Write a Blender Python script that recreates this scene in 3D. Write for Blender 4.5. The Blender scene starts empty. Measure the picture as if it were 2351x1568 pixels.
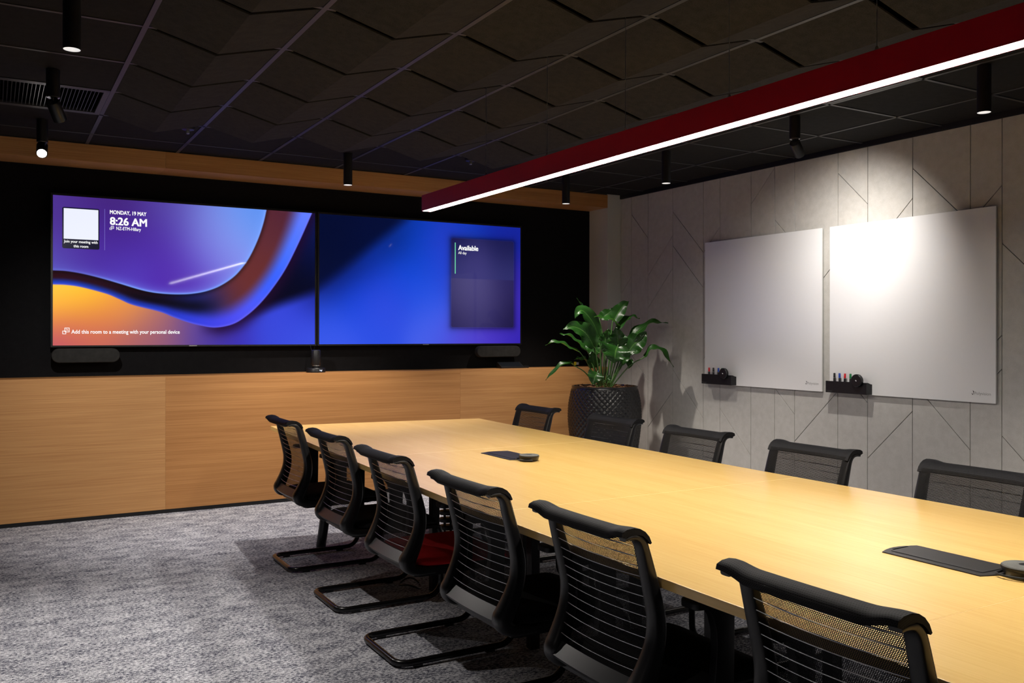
import bpy, bmesh, math, random
import numpy as np
from mathutils import Vector, Matrix
random.seed(7)
SC = bpy.context.scene
COL = SC.collection

# ------------------------------------------------------------------ camera
H = 1.372            # camera height
ZC = 2.765           # ceiling grid height
TH = 0.5275          # heading to the right of the room's long axis
cam_d = bpy.data.cameras.new('camera')
cam = bpy.data.objects.new('camera', cam_d); COL.objects.link(cam)
cam_d.sensor_width = 36.0
cam_d.lens = 2051.43 / 2351 * 36.0
cam_d.shift_y = -16.7 / 2351
cam_d.clip_start = 0.05
cam.location = (0, 0, H)
cam.rotation_euler = (Matrix.Rotation(-TH, 3, 'Z') @ Matrix.Rotation(math.pi/2, 3, 'X') @ Matrix.Rotation(0.0011, 3, 'Z')).to_euler()
SC.camera = cam

# ------------------------------------------------------------------ world, exposure
w = bpy.data.worlds.new('world'); SC.world = w; w.use_nodes = True
w.node_tree.nodes['Background'].inputs[0].default_value = (0.5, 0.55, 0.65, 1)
w.node_tree.nodes['Background'].inputs[1].default_value = 0.004
vs = SC.view_settings
vs.view_transform = 'Standard'; vs.look = 'None'; vs.gamma = 1.0; vs.use_curve_mapping = False
vs.exposure = 0.0
WARM = (1.0, 0.91, 0.82)
NEUT = (1.0, 0.94, 0.88)
DOWN_W = 150.0       # power of a ceiling downlight
STRIP_L = 112.0       # radiance of the pendant's diffuser

# ------------------------------------------------------------------ materials
MATS = {}
def srgb(r, g, b):
    f = lambda c: (c/255/12.92) if c/255 <= .04045 else ((c/255+.055)/1.055)**2.4
    return (f(r), f(g), f(b))
def base_mat(name):
    m = bpy.data.materials.new(name); m.use_nodes = True
    nt = m.node_tree
    return m, nt, nt.nodes['Principled BSDF']
def mat(name, col, rough=.5, metal=0., spec=.5, var=.06, scale=40., bump=0., emit=None, estr=0.):
    """plain surface with a little procedural variation"""
    if name in MATS: return MATS[name]
    m, nt, b = base_mat(name)
    N, L = nt.nodes, nt.links
    tc = N.new('ShaderNodeTexCoord'); no = N.new('ShaderNodeTexNoise')
    no.inputs['Scale'].default_value = scale; no.inputs['Detail'].default_value = 3
    L.new(tc.outputs['Object'], no.inputs['Vector'])
    mx = N.new('ShaderNodeMix'); mx.data_type = 'RGBA'
    mx.inputs['A'].default_value = (*[c*(1-var) for c in col], 1)
    mx.inputs['B'].default_value = (*[min(1, c*(1+var)) for c in col], 1)
    L.new(no.outputs['Fac'], mx.inputs['Factor']); L.new(mx.outputs['Result'], b.inputs['Base Color'])
    b.inputs['Roughness'].default_value = rough; b.inputs['Metallic'].default_value = metal
    b.inputs['Specular IOR Level'].default_value = spec
    if bump:
        bp = N.new('ShaderNodeBump'); bp.inputs['Strength'].default_value = bump; bp.inputs['Distance'].default_value = .002
        L.new(no.outputs['Fac'], bp.inputs['Height']); L.new(bp.outputs['Normal'], b.inputs['Normal'])
    if emit:
        b.inputs['Emission Color'].default_value = (*emit, 1); b.inputs['Emission Strength'].default_value = estr
    MATS[name] = m
    return m
def wood(name, dark, light, axis, rough=.42, coarse=9., fine=170., stretch=.05, mixc=.5, spec=.35, seed=0., coat=0.):
    """veneer: two stretched noises, long along one axis ('X' or 'Y'), colour from a ramp"""
    m, nt, b = base_mat(name); N, L = nt.nodes, nt.links
    tc = N.new('ShaderNodeTexCoord')
    def noise(sc, st, det, dist):
        mp = N.new('ShaderNodeMapping')
        s = [sc, sc, sc]; s['XYZ'.index(axis)] = sc*st
        mp.inputs['Scale'].default_value = s; mp.inputs['Location'].default_value = (seed, seed*1.7, seed*2.3)
        L.new(tc.outputs['Object'], mp.inputs['Vector'])
        n = N.new('ShaderNodeTexNoise'); n.inputs['Scale'].default_value = 1; n.inputs['Detail'].default_value = det
        n.inputs['Distortion'].default_value = dist
        L.new(mp.outputs['Vector'], n.inputs['Vector']); return n
    n1 = noise(coarse, stretch, 4, .6); n2 = noise(fine, stretch*.6, 3, 0)
    mx = N.new('ShaderNodeMix'); mx.data_type = 'FLOAT'; mx.inputs['Factor'].default_value = mixc
    L.new(n1.outputs['Fac'], mx.inputs['A']); L.new(n2.outputs['Fac'], mx.inputs['B'])
    rp = N.new('ShaderNodeValToRGB'); rp.color_ramp.elements[0].position = .36; rp.color_ramp.elements[1].position = .64
    rp.color_ramp.elements[0].color = (*dark, 1); rp.color_ramp.elements[1].color = (*light, 1)
    L.new(mx.outputs['Result'], rp.inputs['Fac']); L.new(rp.outputs['Color'], b.inputs['Base Color'])
    b.inputs['Roughness'].default_value = rough; b.inputs['Specular IOR Level'].default_value = spec
    b.inputs['Coat Weight'].default_value = coat; b.inputs['Coat Roughness'].default_value = .25
    bp = N.new('ShaderNodeBump'); bp.inputs['Strength'].default_value = .12; bp.inputs['Distance'].default_value = .001
    L.new(n2.outputs['Fac'], bp.inputs['Height']); L.new(bp.outputs['Normal'], b.inputs['Normal'])
    MATS[name] = m
    return m
def carpet():
    m, nt, b = base_mat('carpet'); N, L = nt.nodes, nt.links
    tc = N.new('ShaderNodeTexCoord')
    def noise(sx, sy, det):
        mp = N.new('ShaderNodeMapping'); mp.inputs['Scale'].default_value = (sx, sy, 1)
        L.new(tc.outputs['Object'], mp.inputs['Vector'])
        n = N.new('ShaderNodeTexNoise'); n.inputs['Scale'].default_value = 1; n.inputs['Detail'].default_value = det
        n.inputs['Roughness'].default_value = .65
        L.new(mp.outputs['Vector'], n.inputs['Vector']); return n
    a = noise(62, 112, 5); c = noise(250, 330, 2); d = noise(7, 12, 3)
    s1 = N.new('ShaderNodeMath'); s1.operation = 'MULTIPLY_ADD'; s1.inputs[1].default_value = .55
    L.new(c.outputs['Fac'], s1.inputs[0]); L.new(a.outputs['Fac'], s1.inputs[2])
    s2 = N.new('ShaderNodeMath'); s2.operation = 'MULTIPLY_ADD'; s2.inputs[1].default_value = .35
    L.new(d.outputs['Fac'], s2.inputs[0]); L.new(s1.outputs[0], s2.inputs[2])
    rp = N.new('ShaderNodeValToRGB'); e = rp.color_ramp.elements
    e[0].position = .80; e[0].color = (.075, .076, .092, 1); e[1].position = 1.08; e[1].color = (.36, .355, .36, 1)
    x = e.new(.93); x.color = (.19, .19, .205, 1)
    L.new(s2.outputs[0], rp.inputs['Fac'])
    # the ramp only reads 0..1, so bring the sum into range
    mr = N.new('ShaderNodeMapRange'); mr.inputs['From Min'].default_value = .72; mr.inputs['From Max'].default_value = 1.18
    L.new(s2.outputs[0], mr.inputs['Value']); L.new(mr.outputs['Result'], rp.inputs['Fac'])
    e[0].position = .30; e[1].position = .47; e[2].position = .64
    e[0].color = (.060, .065, .095, 1); e[1].color = (.255, .265, .308, 1); e[2].color = (.60, .612, .665, 1)
    L.new(rp.outputs['Color'], b.inputs['Base Color'])
    b.inputs['Roughness'].default_value = .95; b.inputs['Specular IOR Level'].default_value = .1
    bp = N.new('ShaderNodeBump'); bp.inputs['Strength'].default_value = .5; bp.inputs['Distance'].default_value = .004
    L.new(s1.outputs[0], bp.inputs['Height']); L.new(bp.outputs['Normal'], b.inputs['Normal'])
    return m
def felt(name, ca, cb, scale=230., bump=.25, rough=.95, spec=.15):
    m, nt, b = base_mat(name); N, L = nt.nodes, nt.links
    tc = N.new('ShaderNodeTexCoord'); n = N.new('ShaderNodeTexNoise')
    n.inputs['Scale'].default_value = scale; n.inputs['Detail'].default_value = 4
    L.new(tc.outputs['Object'], n.inputs['Vector'])
    n2 = N.new('ShaderNodeTexNoise'); n2.inputs['Scale'].default_value = 22; n2.inputs['Detail'].default_value = 5
    L.new(tc.outputs['Object'], n2.inputs['Vector'])
    mm = N.new('ShaderNodeMix'); mm.data_type = 'FLOAT'; mm.inputs['Factor'].default_value = .45
    L.new(n.outputs['Fac'], mm.inputs['A']); L.new(n2.outputs['Fac'], mm.inputs['B'])
    rp = N.new('ShaderNodeValToRGB'); rp.color_ramp.elements[0].position = .38; rp.color_ramp.elements[1].position = .62
    rp.color_ramp.elements[0].color = (*ca, 1); rp.color_ramp.elements[1].color = (*cb, 1)
    L.new(mm.outputs['Result'], rp.inputs['Fac']); L.new(rp.outputs['Color'], b.inputs['Base Color'])
    b.inputs['Roughness'].default_value = rough; b.inputs['Specular IOR Level'].default_value = spec
    bp = N.new('ShaderNodeBump'); bp.inputs['Strength'].default_value = bump; bp.inputs['Distance'].default_value = .0015
    L.new(n.outputs['Fac'], bp.inputs['Height']); L.new(bp.outputs['Normal'], b.inputs['Normal'])
    MATS[name] = m
    return m
def net(name, col, open_, width=.0046, mortar=.0023):
    """knitted net: holes in staggered rows; where there is no yarn one sees through"""
    m, nt, b = base_mat(name); N, L = nt.nodes, nt.links
    uv = N.new('ShaderNodeTexCoord'); br = N.new('ShaderNodeTexBrick')
    br.inputs['Scale'].default_value = 100
    br.inputs['Brick Width'].default_value = width*100; br.inputs['Row Height'].default_value = width*87
    br.inputs['Mortar Size'].default_value = mortar*100*.5; br.inputs['Mortar Smooth'].default_value = .15
    L.new(uv.outputs['UV'], br.inputs['Vector'])
    b.inputs['Base Color'].default_value = (*col, 1); b.inputs['Roughness'].default_value = .65
    b.inputs['Specular IOR Level'].default_value = .12
    if open_:
        tr = N.new('ShaderNodeBsdfTransparent'); mx = N.new('ShaderNodeMixShader')
        L.new(br.outputs['Fac'], mx.inputs[0]); L.new(tr.outputs[0], mx.inputs[1]); L.new(b.outputs[0], mx.inputs[2])
        L.new(mx.outputs[0], N['Material Output'].inputs['Surface'])
    else:
        bp = N.new('ShaderNodeBump'); bp.inputs['Strength'].default_value = 1.0; bp.inputs['Distance'].default_value = .003
        L.new(br.outputs['Fac'], bp.inputs['Height']); L.new(bp.outputs['Normal'], b.inputs['Normal'])
        mx = N.new('ShaderNodeMix'); mx.data_type = 'RGBA'
        mx.inputs['A'].default_value = (*[c*.15 for c in col], 1); mx.inputs['B'].default_value = (*[c*2.4 for c in col], 1)
        L.new(br.outputs['Fac'], mx.inputs['Factor']); L.new(mx.outputs['Result'], b.inputs['Base Color'])
    MATS[name] = m
    return m
def leaf_mat():
    m, nt, b = base_mat('leaf'); N, L = nt.nodes, nt.links
    uv = N.new('ShaderNodeTexCoord'); sp = N.new('ShaderNodeSeparateXYZ'); L.new(uv.outputs['UV'], sp.inputs[0])
    # side veins: stripes running out from the midrib
    ab = N.new('ShaderNodeMath'); ab.operation = 'ABSOLUTE'; L.new(sp.outputs['X'], ab.inputs[0])
    ma = N.new('ShaderNodeMath'); ma.operation = 'MULTIPLY_ADD'; ma.inputs[1].default_value = -.35
    L.new(ab.outputs[0], ma.inputs[0]); L.new(sp.outputs['Y'], ma.inputs[2])
    mu = N.new('ShaderNodeMath'); mu.operation = 'MULTIPLY'; mu.inputs[1].default_value = 95; L.new(ma.outputs[0], mu.inputs[0])
    si = N.new('ShaderNodeMath'); si.operation = 'SINE'; L.new(mu.outputs[0], si.inputs[0])
    mr = N.new('ShaderNodeMapRange'); mr.inputs['From Min'].default_value = -1; L.new(si.outputs[0], mr.inputs['Value'])
    mx = N.new('ShaderNodeMix'); mx.data_type = 'RGBA'
    mx.inputs['A'].default_value = (.0095, .048, .006, 1); mx.inputs['B'].default_value = (.016, .074, .009, 1)
    L.new(mr.outputs['Result'], mx.inputs['Factor'])
    rib = N.new('ShaderNodeMath'); rib.operation = 'LESS_THAN'; rib.inputs[1].default_value = .045; L.new(ab.outputs[0], rib.inputs[0])
    m2 = N.new('ShaderNodeMix'); m2.data_type = 'RGBA'; m2.inputs['B'].default_value = (.055, .15, .025, 1)
    L.new(rib.outputs[0], m2.inputs['Factor']); L.new(mx.outputs['Result'], m2.inputs['A'])
    L.new(m2.outputs['Result'], b.inputs['Base Color'])
    b.inputs['Roughness'].default_value = .33; b.inputs['Specular IOR Level'].default_value = .4
    b.inputs['Subsurface Weight'].default_value = 0
    bp = N.new('ShaderNodeBump'); bp.inputs['Strength'].default_value = .2; bp.inputs['Distance'].default_value = .003
    L.new(mr.outputs['Result'], bp.inputs['Height']); L.new(bp.outputs['Normal'], b.inputs['Normal'])
    # leaves let some light through
    tl = N.new('ShaderNodeBsdfTranslucent'); tl.inputs['Color'].default_value = (.06, .20, .02, 1)
    ms = N.new('ShaderNodeMixShader'); ms.inputs[0].default_value = .18
    L.new(b.outputs[0], ms.inputs[1]); L.new(tl.outputs[0], ms.inputs[2]); L.new(ms.outputs[0], N['Material Output'].inputs['Surface'])
    return m
def screen_mat():
    m, nt, b = base_mat('lit_display'); N, L = nt.nodes, nt.links
    at = N.new('ShaderNodeAttribute'); at.attribute_name = 'Col'
    L.new(at.outputs['Color'], b.inputs['Emission Color']); b.inputs['Emission Strength'].default_value = 1.15
    b.inputs['Base Color'].default_value = (.004, .004, .005, 1); b.inputs['Roughness'].default_value = .035
    b.inputs['Specular IOR Level'].default_value = .09
    return m

M_black = mat('black_plastic', (.008, .008, .0095), .42, spec=.4)
M_frame = mat('chair_plastic', (.0052, .0052, .0065), .38, spec=.52)
M_tube = mat('black_powder_steel', (.006, .006, .007), .25, spec=.5)
M_bwall = felt('black_fabric_wall', (.0045, .0045, .0055), (.007, .007, .008), bump=.1)
M_wall = mat('white_paint', (.62, .60, .57), .8, spec=.2, var=.02)
M_dwall = mat('dark_paint', (.06, .06, .065), .8, spec=.2)
M_felt = felt('grey_acoustic_felt', (.45, .435, .405), (.53, .515, .485), scale=260, bump=.3)
M_groove = mat('groove_backing', (.10, .095, .088), .95, spec=.1)
M_vtile = felt('charcoal_ceiling_felt', (.019, .0185, .0188), (.032, .031, .031), scale=180, bump=.35)
M_ftile = felt('black_ceiling_tile', (.011, .0105, .0105), (.017, .0165, .016), scale=260, bump=.1)
M_tee = mat('ceiling_grid_paint', (.036, .035, .037), .5, spec=.4)
M_void = mat('ceiling_void', (.004, .004, .004), .95, spec=.0)
M_carpet = carpet()
M_white = mat('whiteboard_enamel', (.80, .80, .80), .2, spec=.5, var=.01)
M_wedge = mat('whiteboard_edge', (.55, .56, .53), .35)
M_alu = mat('brushed_metal', (.45, .45, .46), .3, metal=1.)
M_wire = mat('steel_wire', (.60, .60, .62), .28, metal=1.)
M_red = mat('crimson_paint', (.34, .004, .018), .45, spec=.35, var=.03)
M_redseat = felt('red_seat_fabric', (.60, .014, .020), (.70, .019, .027), scale=420, bump=.2)
M_blkseat = felt('black_seat_fabric', (.006, .006, .007), (.011, .011, .012), scale=420, bump=.25)
M_net = net('black_net', (.009, .009, .010), True)
M_netsolid = net('black_net_padded', (.007, .007, .008), False, width=.0058, mortar=.0030)
M_leaf = leaf_mat()
M_stem = mat('plant_stem', (.05, .13, .025), .45)
M_bark = mat('bark_mulch', (.16, .075, .03), .9, var=.5, scale=60)
M_pot = mat('black_glazed_pot', (.011, .011, .012), .26, spec=.5)
M_lamp = mat('lamp_diffuser', (.8, .8, .8), .5, emit=(1.0, .93, .84), estr=STRIP_L)
M_down = mat('downlight_reflector', (.7, .7, .7), .35, emit=(1.0, .97, .94), estr=.5)
M_spotface = mat('spot_lens', (.8, .8, .8), .3, emit=(1.0, .96, .90), estr=40.)
M_text = mat('screen_white', (.0, .0, .0), .5, emit=(1.0, 1.0, 1.0), estr=1.0)
M_grn = mat('screen_green', (.0, .0, .0), .5, emit=srgb(118, 232, 178), estr=1.0)
M_line = mat('screen_line', (.0, .0, .0), .5, emit=srgb(120, 110, 200), estr=1.0)
M_card = mat('screen_dark_card', (.0, .0, .0), .2, emit=srgb(16, 16, 44), estr=1.0)
M_icon = mat('screen_icon', (.0, .0, .0), .5, emit=(.85, .88, 1.0), estr=1.0)
M_grille = felt('speaker_cloth', (.018, .018, .018), (.030, .030, .029), scale=700, bump=.4)
M_cloth = felt('speakerphone_cloth', (.10, .10, .095), (.16, .16, .15), scale=700, bump=.3)
M_hatch = mat('hatch_plastic', (.022, .021, .022), .38)
M_blogo = mat('printed_black', (.02, .02, .02), .6)
M_glogo = mat('printed_grey', (.35, .35, .35), .6)
M_wood1 = wood('oak_veneer_a', (.44, .212, .078), (.565, .300, .118), 'X', stretch=.022, seed=1.3, mixc=.66, coarse=26)
M_wood2 = wood('oak_veneer_b', (.375, .165, .054), (.51, .248, .087), 'X', stretch=.018, seed=5.1, mixc=.55, coarse=24)
M_wood3 = wood('oak_veneer_c', (.40, .184, .064), (.53, .272, .102), 'X', stretch=.030, seed=9.7, mixc=.5, coarse=20)
M_table = wood('maple_veneer', (.77, .492, .155), (.845, .565, .20), 'Y', stretch=.045, seed=3.3, mixc=.55, coarse=8, fine=150, rough=.27, spec=.6, coat=.25)
M_seamglint = wood('maple_seam_glint', (.78, .52, .19), (.86, .60, .24), 'Y', stretch=.05, seed=4.3, rough=.4)  # paler maple: light caught along the table seams, put into the colour

# ------------------------------------------------------------------ mesh helpers
class MB:
    def __init__(self): self.v = []; self.f = []; self.uv = None
    def add(self, vs, fs):
        o = len(self.v); self.v += [tuple(p) for p in vs]; self.f += [tuple(i+o for i in f) for f in fs]; return self
    def box(self, x0, x1, y0, y1, z0, z1):
        return self.add([(x0,y0,z0),(x1,y0,z0),(x1,y1,z0),(x0,y1,z0),(x0,y0,z1),(x1,y0,z1),(x1,y1,z1),(x0,y1,z1)],
            [(0,3,2,1),(4,5,6,7),(0,1,5,4),(1,2,6,5),(2,3,7,6),(3,0,4,7)])
    def tube(self, path, r, n=10, closed=False, cap=True):
        P = [Vector(p) for p in path]; m = len(P)
        R = r if isinstance(r, (list, tuple)) else [r]*m
        T = []
        for i in range(m):
            a = P[(i-1) % m] if (closed or i > 0) else P[i]; b = P[(i+1) % m] if (closed or i < m-1) else P[i]
            T.append((b-a).normalized())
        ref = Vector((0, 0, 1)) if abs(T[0].z) < .9 else Vector((1, 0, 0))
        U = (ref - T[0]*ref.dot(T[0])).normalized()
        vs = []
        for i in range(m):
            U = (U - T[i]*U.dot(T[i])).normalized(); V = T[i].cross(U)
            for k in range(n):
                a = 2*math.pi*k/n; vs.append(P[i] + (U*math.cos(a)+V*math.sin(a))*R[i])
        fs = []
        for i in range(m if closed else m-1):
            j = (i+1) % m
            for k in range(n):
                l = (k+1) % n; fs.append((i*n+k, j*n+k, j*n+l, i*n+l)[::-1])
        if cap and not closed:
            fs.append(tuple(range(n))); fs.append(tuple((m-1)*n+k for k in range(n))[::-1])
        return self.add(vs, fs)
    def cyl(self, p0, p1, r0, r1=None, n=20):
        return self.tube([p0, p1], [r0, r0 if r1 is None else r1], n)
    def lathe(self, prof, c, n=32, axis='Z'):
        """prof: (radius, height) pairs, bottom to top; closed ends when the radius is small"""
        vs = []
        for r, h in prof:
            for k in range(n):
                a = 2*math.pi*k/n; q = (r*math.cos(a), r*math.sin(a), h)
                if axis == 'X': q = (h, q[0], q[1])
                if axis == 'Y': q = (q[0], h, q[1])
                vs.append((c[0]+q[0], c[1]+q[1], c[2]+q[2]))
        fs = []
        for i in range(len(prof)-1):
            for k in range(n):
                l = (k+1) % n; q = (i*n+k, i*n+l, (i+1)*n+l, (i+1)*n+k); fs.append(q if axis != 'Y' else q[::-1])
        b = tuple(range(n)); t = tuple((len(prof)-1)*n+k for k in range(n))
        fs += [b[::-1], t] if axis != 'Y' else [b, t[::-1]]
        return self.add(vs, fs)
    def prism(self, poly, a, b, plane):
        """extrude a polygon given in a plane ('XY','XZ','YZ') between a and b on the remaining axis"""
        def P(q, t):
            return {'XY': (q[0], q[1], t), 'XZ': (q[0], t, q[1]), 'YZ': (t, q[0], q[1])}[plane]
        n = len(poly); vs = [P(q, a) for q in poly]+[P(q, b) for q in poly]
        fs = [tuple(range(n)), tuple(range(n, 2*n))[::-1]]+[(i, n+i, n+(i+1) % n, (i+1) % n) for i in range(n)]
        return self.add(vs, fs)
    def grid(self, pts, closed_u=False):
        """pts[i][j] -> quads"""
        n, m = len(pts), len(pts[0]); vs = [p for r in pts for p in r]; fs = []
        for i in range(n-1):
            for j in range(m if closed_u else m-1):
                k = (j+1) % m; fs.append((i*m+j, i*m+k, (i+1)*m+k, (i+1)*m+j))
        return self.add(vs, fs)
    def mesh(self, name, smooth=False, bevel=0., seg=2, angle=40, fix=True):
        me = bpy.data.meshes.new(name); me.from_pydata(self.v, [], self.f)
        bm = bmesh.new(); bm.from_mesh(me)
        if fix: bmesh.ops.recalc_face_normals(bm, faces=bm.faces)
        if bevel:
            es = [e for e in bm.edges if len(e.link_faces) == 2 and e.calc_face_angle(0) > math.radians(angle)]
            bmesh.ops.bevel(bm, geom=es, offset=bevel, segments=seg, profile=.6, affect='EDGES')
        bm.to_mesh(me); bm.free()
        if smooth:
            me.polygons.foreach_set('use_smooth', [True]*len(me.polygons))
            try: me.set_sharp_from_angle(angle=math.radians(angle))
            except Exception: pass
        me.update(); return me
    def build(self, name, m, parent=None, **k):
        return link(name, self.mesh(name, **k), m, parent)
def link(name, me, m, parent=None):
    if m is not None and len(me.materials) == 0: me.materials.append(m)
    o = bpy.data.objects.new(name, me); COL.objects.link(o)
    if parent is not None: o.parent = parent
    return o
def empty(name, loc=(0, 0, 0), rz=0.):
    o = bpy.data.objects.new(name, None); COL.objects.link(o); o.location = loc; o.rotation_euler = (0, 0, rz)
    o.empty_display_size = .05
    return o
def tag(o, label, cat, group=None):
    o['label'] = label; o['category'] = cat
    if group: o['group'] = group
    return o
def struct(o): o['kind'] = 'structure'; return o
def copy_tree(o, parent=None):
    c = o.copy(); COL.objects.link(c); c.parent = parent
    for ch in o.children: copy_tree(ch, c)
    return c
def spline(pts, n):
    """Catmull-Rom through points (tuples of any length)"""
    P = [np.array(p, float) for p in pts]; P = [2*P[0]-P[1]]+P+[2*P[-1]-P[-2]]
    out = []; m = len(P)-3
    for q in range(n):
        t = q/(n-1)*m; i = min(int(t), m-1); t -= i
        a, b, c, d = P[i:i+4]
        out.append(tuple(.5*((2*b)+(-a+c)*t+(2*a-5*b+4*c-d)*t*t+(-a+3*b-3*c+d)*t**3)))
    return out
def text_mesh(name, body, size, m, parent, origin, xdir, ydir, align='LEFT', bold=0., depth=.0006, fit=None):
    cu = bpy.data.curves.new(name, 'FONT'); cu.body = body; cu.size = size; cu.align_x = align
    cu.extrude = depth; cu.resolution_u = 3
    t = bpy.data.objects.new(name, cu); COL.objects.link(t)
    bpy.context.view_layer.update()
    me = bpy.data.meshes.new_from_object(t.evaluated_get(bpy.context.evaluated_depsgraph_get()))
    bpy.data.objects.remove(t); bpy.data.curves.remove(cu)
    if bold:            # heavier strokes: the same outline struck again slightly to the side
        bm = bmesh.new()
        for dx, dy in ((0, 0), (bold, 0), (0, bold*.6), (bold, bold*.6)):
            m2 = me.copy(); m2.transform(Matrix.Translation((dx, dy, 0))); bm.from_mesh(m2); bpy.data.meshes.remove(m2)
        bm.to_mesh(me); bm.free()
    if fit:
        xs = [v.co.x for v in me.vertices]; me.transform(Matrix.Diagonal((fit/(max(xs)-min(xs)), 1, 1, 1)))
    X = Vector(xdir); Y = Vector(ydir); Z = X.cross(Y)
    me.transform(Matrix(((X.x, Y.x, Z.x, origin[0]), (X.y, Y.y, Z.y, origin[1]), (X.z, Y.z, Z.z, origin[2]), (0, 0, 0, 1))))
    me.materials.clear()
    return link(name, me, m, parent)
def spot(name, parent, loc, aim, power, angle, blend, col, radius=.03):
    ld = bpy.data.lights.new(name, 'SPOT'); ld.energy = power; ld.spot_size = math.radians(angle); ld.spot_blend = blend
    ld.color = col; ld.shadow_soft_size = radius*.7
    o = bpy.data.objects.new(name, ld); COL.objects.link(o); o.parent = parent
    wl = Vector(loc); o.rotation_euler = (Vector(aim)-wl).to_track_quat('-Z', 'Y').to_euler()
    o.location = wl - (parent.location if parent else Vector((0, 0, 0)))
    return o

# ------------------------------------------------------------------ room shell
XW = 5.484; YB = 7.55; YP = 7.236; XL = -1.92; YF = -2.6
struct(MB().box(XL-.1, XW+.2, YF-.1, YB+.1, -.1, 0).build('floor', M_carpet))
ceil = struct(MB().box(XL-.1, XW+.2, YF-.1, YB+.1, ZC+.16, ZC+.26).build('ceiling', M_void))
struct(MB().box(XL-.1, 5.32, YB, YB+.1, 0, ZC+.16).build('wall_back', M_bwall))
struct(MB().box(5.32, XW+.2, YP, YB+.1, 0, ZC+.16).build('wall_column', M_wall, bevel=.003))
struct(MB().box(XL-.1, XL, YF-.1, YB+.1, 0, ZC+.16).build('wall_left', M_dwall))
struct(MB().box(XL-.1, XW+.2, YF-.1, YF, 0, ZC+.16).build('wall_front', M_dwall))
wr = struct(MB().box(XW+.012, XW+.2, YF-.1, YP, 0, ZC+.16).build('wall_right', M_groove))
# acoustic felt panels: vertical strips cut by 45 degree joints
SY = [7.236, 7.062, 6.803, 6.441, 6.026, 5.816, 5.448, 5.187, 4.978, 4.56, 4.297, 3.931, 3.511, 3.301,
      2.936, 2.676, 2.466, 2.046, 1.786, 1.42, 1.0, .79, .425, .165, -.045, -.465, -.725, -1.09, -1.51, -1.72, -2.085, -2.6]
CUT = {0: [(1.776, 1.942)], 1: [(2.557, 2.304), (1.169, .926)], 2: [(1.94, 2.292), (1.626, 1.988), (.478, .837)],
       3: [(2.514, 2.106), (2.198, 1.79), (1.045, .626)], 4: [(1.154, 1.366), (2.10, 2.31)], 5: [(.727, .362)],
       6: [(2.462, 2.723)], 7: [(2.300, 2.091), (.94, .741)], 8: [(.529, .945), (1.52, 1.938)],
       9: [(2.58, 2.32), (1.140, .880)], 10: [(1.947, 2.31), (.477, .842)], 11: [(2.516, 2.098), (1.045, .626)],
       12: [(2.10, 2.31), (1.156, 1.366), (.943, 1.153)], 13: [(1.945, 1.58), (.735, .37)], 15: [(1.3, 1.51), (2.2, 2.41)],
       16: [(2.4, 1.98), (.9, .48)], 18: [(.6, .966), (1.6, 1.966)], 20: [(2.2, 1.99), (1.0, .79)]}
ZT = 2.732; g = .0022
for i in range(len(SY)-1):
    y1, y0 = SY[i]-g, SY[i+1]+g
    edges = [(.004, .004)]+sorted(CUT.get(i, []), key=lambda c: c[0]+c[1])+[(ZT, ZT)]
    for a, b in zip(edges[:-1], edges[1:]):
        ga = g*1.41 if a is not edges[0] else 0; gb = g*1.41 if b is not edges[-1] else 0
        poly = [(y1, a[0]+ga), (y0, a[1]+ga), (y0, min(b[1]-gb, ZT)), (y1, min(b[0]-gb, ZT))]
        MB().prism(poly, XW, XW+.0118, 'YZ').build('acoustic_panel', M_felt, wr, bevel=.0012, seg=1)
struct(MB().box(XW-.012, XW+.012, YF, YP, ZT+.001, ZC+.1).build('trim_1', M_black))
# oak wainscot ledge below the screens and oak bulkhead above
wn = struct(MB().box(XL, 5.32, YP+.012, YB, .032, 1.046).build('trim_2', M_dwall))
for x0, x1, m in ((XL, 1.1497, M_wood1), (1.1503, 3.6737, M_wood2), (3.6743, 5.32, M_wood3)):
    MB().box(x0, x1, YP, YP+.018, .03, 1.047).build('oak_panel', m, wn, bevel=.0003, seg=1)
MB().box(XL, 5.32, YP+.0185, YB, 1.035, 1.047).build('ledge_top', M_wood2, wn)
bk = struct(MB().box(XL, 5.32, YP+.012, YB, 2.640, ZC+.16).build('trim_3', M_dwall))
for x0, x1, m in ((XL, 1.1497, M_wood1), (1.1503, 3.6737, M_wood3), (3.6743, 5.32, M_wood2)):
    MB().box(x0, x1, YP, YP+.018, 2.637, ZC-.002).build('oak_panel', m, bk, bevel=.0003, seg=1)
    MB().box(x0, x1, YP+.0185, YB, 2.637, 2.652).build('oak_panel', m, bk, bevel=.0003, seg=1)
struct(MB().box(XL, 5.32, YP+.004, YP+.03, 0, .029).build('baseboard_back', M_black))

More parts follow.
